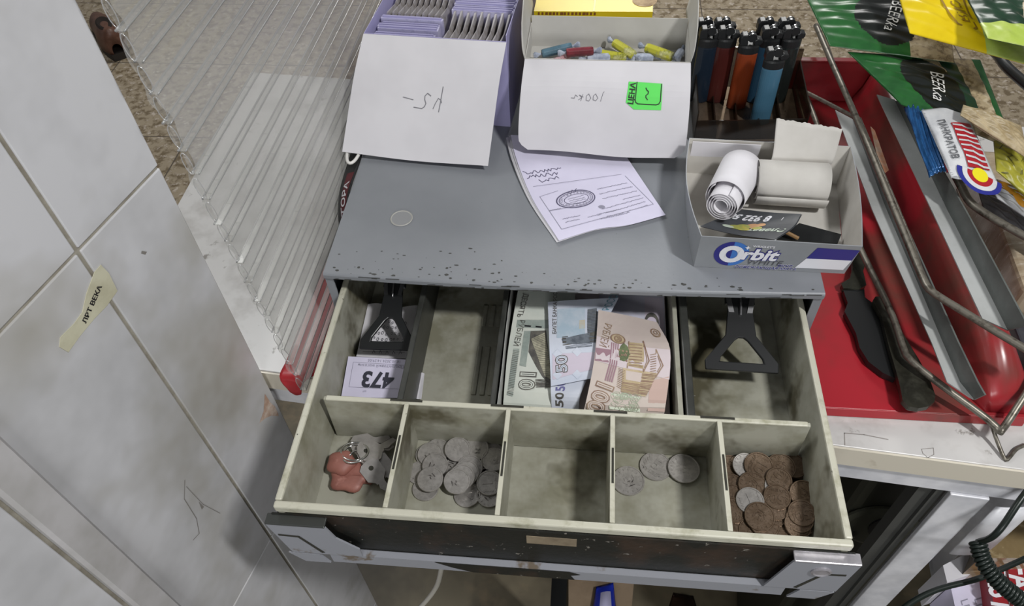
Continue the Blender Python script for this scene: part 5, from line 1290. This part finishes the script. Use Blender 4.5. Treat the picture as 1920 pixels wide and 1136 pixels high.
cable('cable', [(1640,1190,-.20),(1700,1136,-.20),(1755,1106,-.20),(1830,1086,-.20),(1880,1066,-.20),(1960,1030,-.20)], .0026, M_cord, 'straight black cable running below the coiled cord', 'cable')
# ================================================================ below the drawer
cable('cable', [(842,1020,-.30),(829,1062,-.34),(818,1100,-.40),(790,1136,-.46),(760,1160,-.5)], .0030, mat('white_cable', '#bab6ac', .5), 'thin white cable hanging down below the open drawer', 'cable')
ZFL = -.9795
cbx2('cardboard_box', [(1066,1180),(1180,1185),(1190,1078),(1066,1070)], -.90, .0795, [mat('cardboard', '#8f7c66', .8, c2='#7d6b56', ns=14)], 'brown cardboard box on the floor below the drawer', 'box')
cbx2('black_post', [(1030,1170),(1060,1170),(1064,1060),(1036,1060)], -.60, .3795, [M_black], 'black metal post standing on the floor below the drawer', 'post')
pk = [at(1104,1180,-.885), at(1160,1180,-.885), at(1150,1092,-.885), at(1118,1100,-.885)]
m = mk(pk[0]); PK = flat(*pk); m.surf(lambda u, v: PK.P(u, v)+V((0,0,1))*.02*math.sin(math.pi*u)*math.sin(math.pi*v), 14, 14, .001, 0, lambda u, v: 1 if .28 < u < .78 and v < .8 else 0)
tag(m.build('packet', [mat('blue_foil_packet', '#2437b4', .3), mat('white_foil_packet', '#b5b3d2', .3)], smooth=True), 'blue and white foil packet lying on the cardboard box below the drawer', 'packet')
m = mk(at(1260,1130,ZFL)); cr = [at(1228,1220,ZFL), at(1330,1220,ZFL), at(1300,1118,ZFL), at(1262,1112,ZFL)]
Pc = flat(*cr); m.surf(lambda u, v: Pc.P(u, v)+V((0,0,1))*(.03*math.sin(math.pi*u)*math.sin(math.pi*v)+.001), 10, 10, .001); tag(m.build('rag', mat('brown_cloth', '#4b3122', .9, c2='#37241a', ns=20), smooth=True), 'dark brown rag lying on the floor under the drawer', 'rag')

# ================================================================ shoe of a customer beyond the counter
sh_ = thing('shoe', 'brown leather shoe on the granite floor past the end of the tiled wall', 'shoe', at(200,60,-.98))
A = at(226,104,-.965); B = at(120,-60,-.965); d = (B-A); d.z = 0; L = .285; d.normalize(); s = V((d.y, -d.x, 0))
def shoe(u, v):
    t = v; x = L*t
    w = .040*(.55+.45*math.sin(min(1, t*3.2)*1.5708)) * (1 if t < .75 else (1-((t-.75)/.25)**2*.55)) + .004*math.sin(t*7)
    h = .055 + .030*max(0, 1-t*1.7)**.6 if t < .6 else .062-.05*((t-.6)/.4)
    h = (.085-.07*max(0, t-.25)) if t > .02 else .06
    if t < .02: w *= .8
    a = math.pi*u
    return V((A.x, A.y, -.955)) + d*x + s*(w*math.cos(a)) + V((0,0,h*(math.sin(a)**.7)*(1 if t > .0 else .6)))
Mleath = mat('brown_leather', '#6d4c3e', .45, c2='#543628', ns=30)
m = MB(); m.surf(shoe, 22, 22, .003); m.build('upper', Mleath, sh_, smooth=True)
m = MB(); m.ext([V((A.x, A.y, -.9795)) + d*(L*t-.004) + s*(sd*.043*(.6+.4*math.sin(min(1,t*3.2)*1.57))*(1 if t < .7 else 1-.5*((t-.7)/.3)**2)) for sd, ts in ((1,[0,.08,.2,.4,.6,.75,.9,1]),(-1,[1,.9,.75,.6,.4,.2,.08,0])) for t in ts], (0,0,.025)); m.build('sole', mat('dark_sole', '#2b2622', .6), sh_)
m = MB(); m.lathe([(.0,.0),(.030,.0),(.033,.006),(.026,.010),(.0,.004)], 20, 0, Matrix.Translation(V((A.x, A.y, -.878))+d*.075) @ Matrix.Rotation(math.atan2(d.y, d.x), 4, 'Z'), sx=1.7, sy=.8); m.build('opening', mat('dark_lining', '#241a14', .8), sh_, smooth=True)
# ================================================================ light
def area(name, loc, aim, sx, sy, e, colr=(1,1,1)):
    d = bpy.data.lights.new(name, 'AREA'); d.shape = 'RECTANGLE'; d.size = sx; d.size_y = sy; d.energy = e; d.color = colr
    o = bpy.data.objects.new(name, d); COL.objects.link(o); o.location = loc
    o.rotation_euler = (V(aim)-V(loc)).to_track_quat('-Z', 'Y').to_euler()
    return o
area('ceiling_lamp', (.84, -.50, 1.62), (.0, .12, 0), .07, .22, 27.5, (1, .995, .985))
area('fill_lamp_shop', (-1.1, 1.1, 1.6), (-.2, .4, 0), .9, .3, 17, (.99, 1, 1))  # unseen fill lamp, placed to brighten the left counter and clear sheet
area('fill_lamp_far', (.3, 3.2, 1.7), (.0, 2.2, -.98), 1.2, .5, 45, (1, .99, .96))  # unseen fill lamp, added to brighten the granite floor
area('fill_lamp_back', (.05, -1.60, .55), (.15, .1, -.25), .7, .35, 11, (.99, 1, 1))  # unseen fill added low behind the camera for front faces and under the counter
wd = bpy.data.worlds.new('room_light'); SC.world = wd; wd.use_nodes = True
bg = wd.node_tree.nodes['Background']; bg.inputs[0].default_value = (.96, .98, 1, 1); bg.inputs[1].default_value = .15
SC.view_settings.view_transform = 'Standard'; SC.view_settings.look = 'None'
SC.view_settings.gamma = 1; SC.view_settings.exposure = -.08
SC.view_settings.use_curve_mapping = False
try: SC.cycles.transparent_max_bounces = 32
except Exception: pass
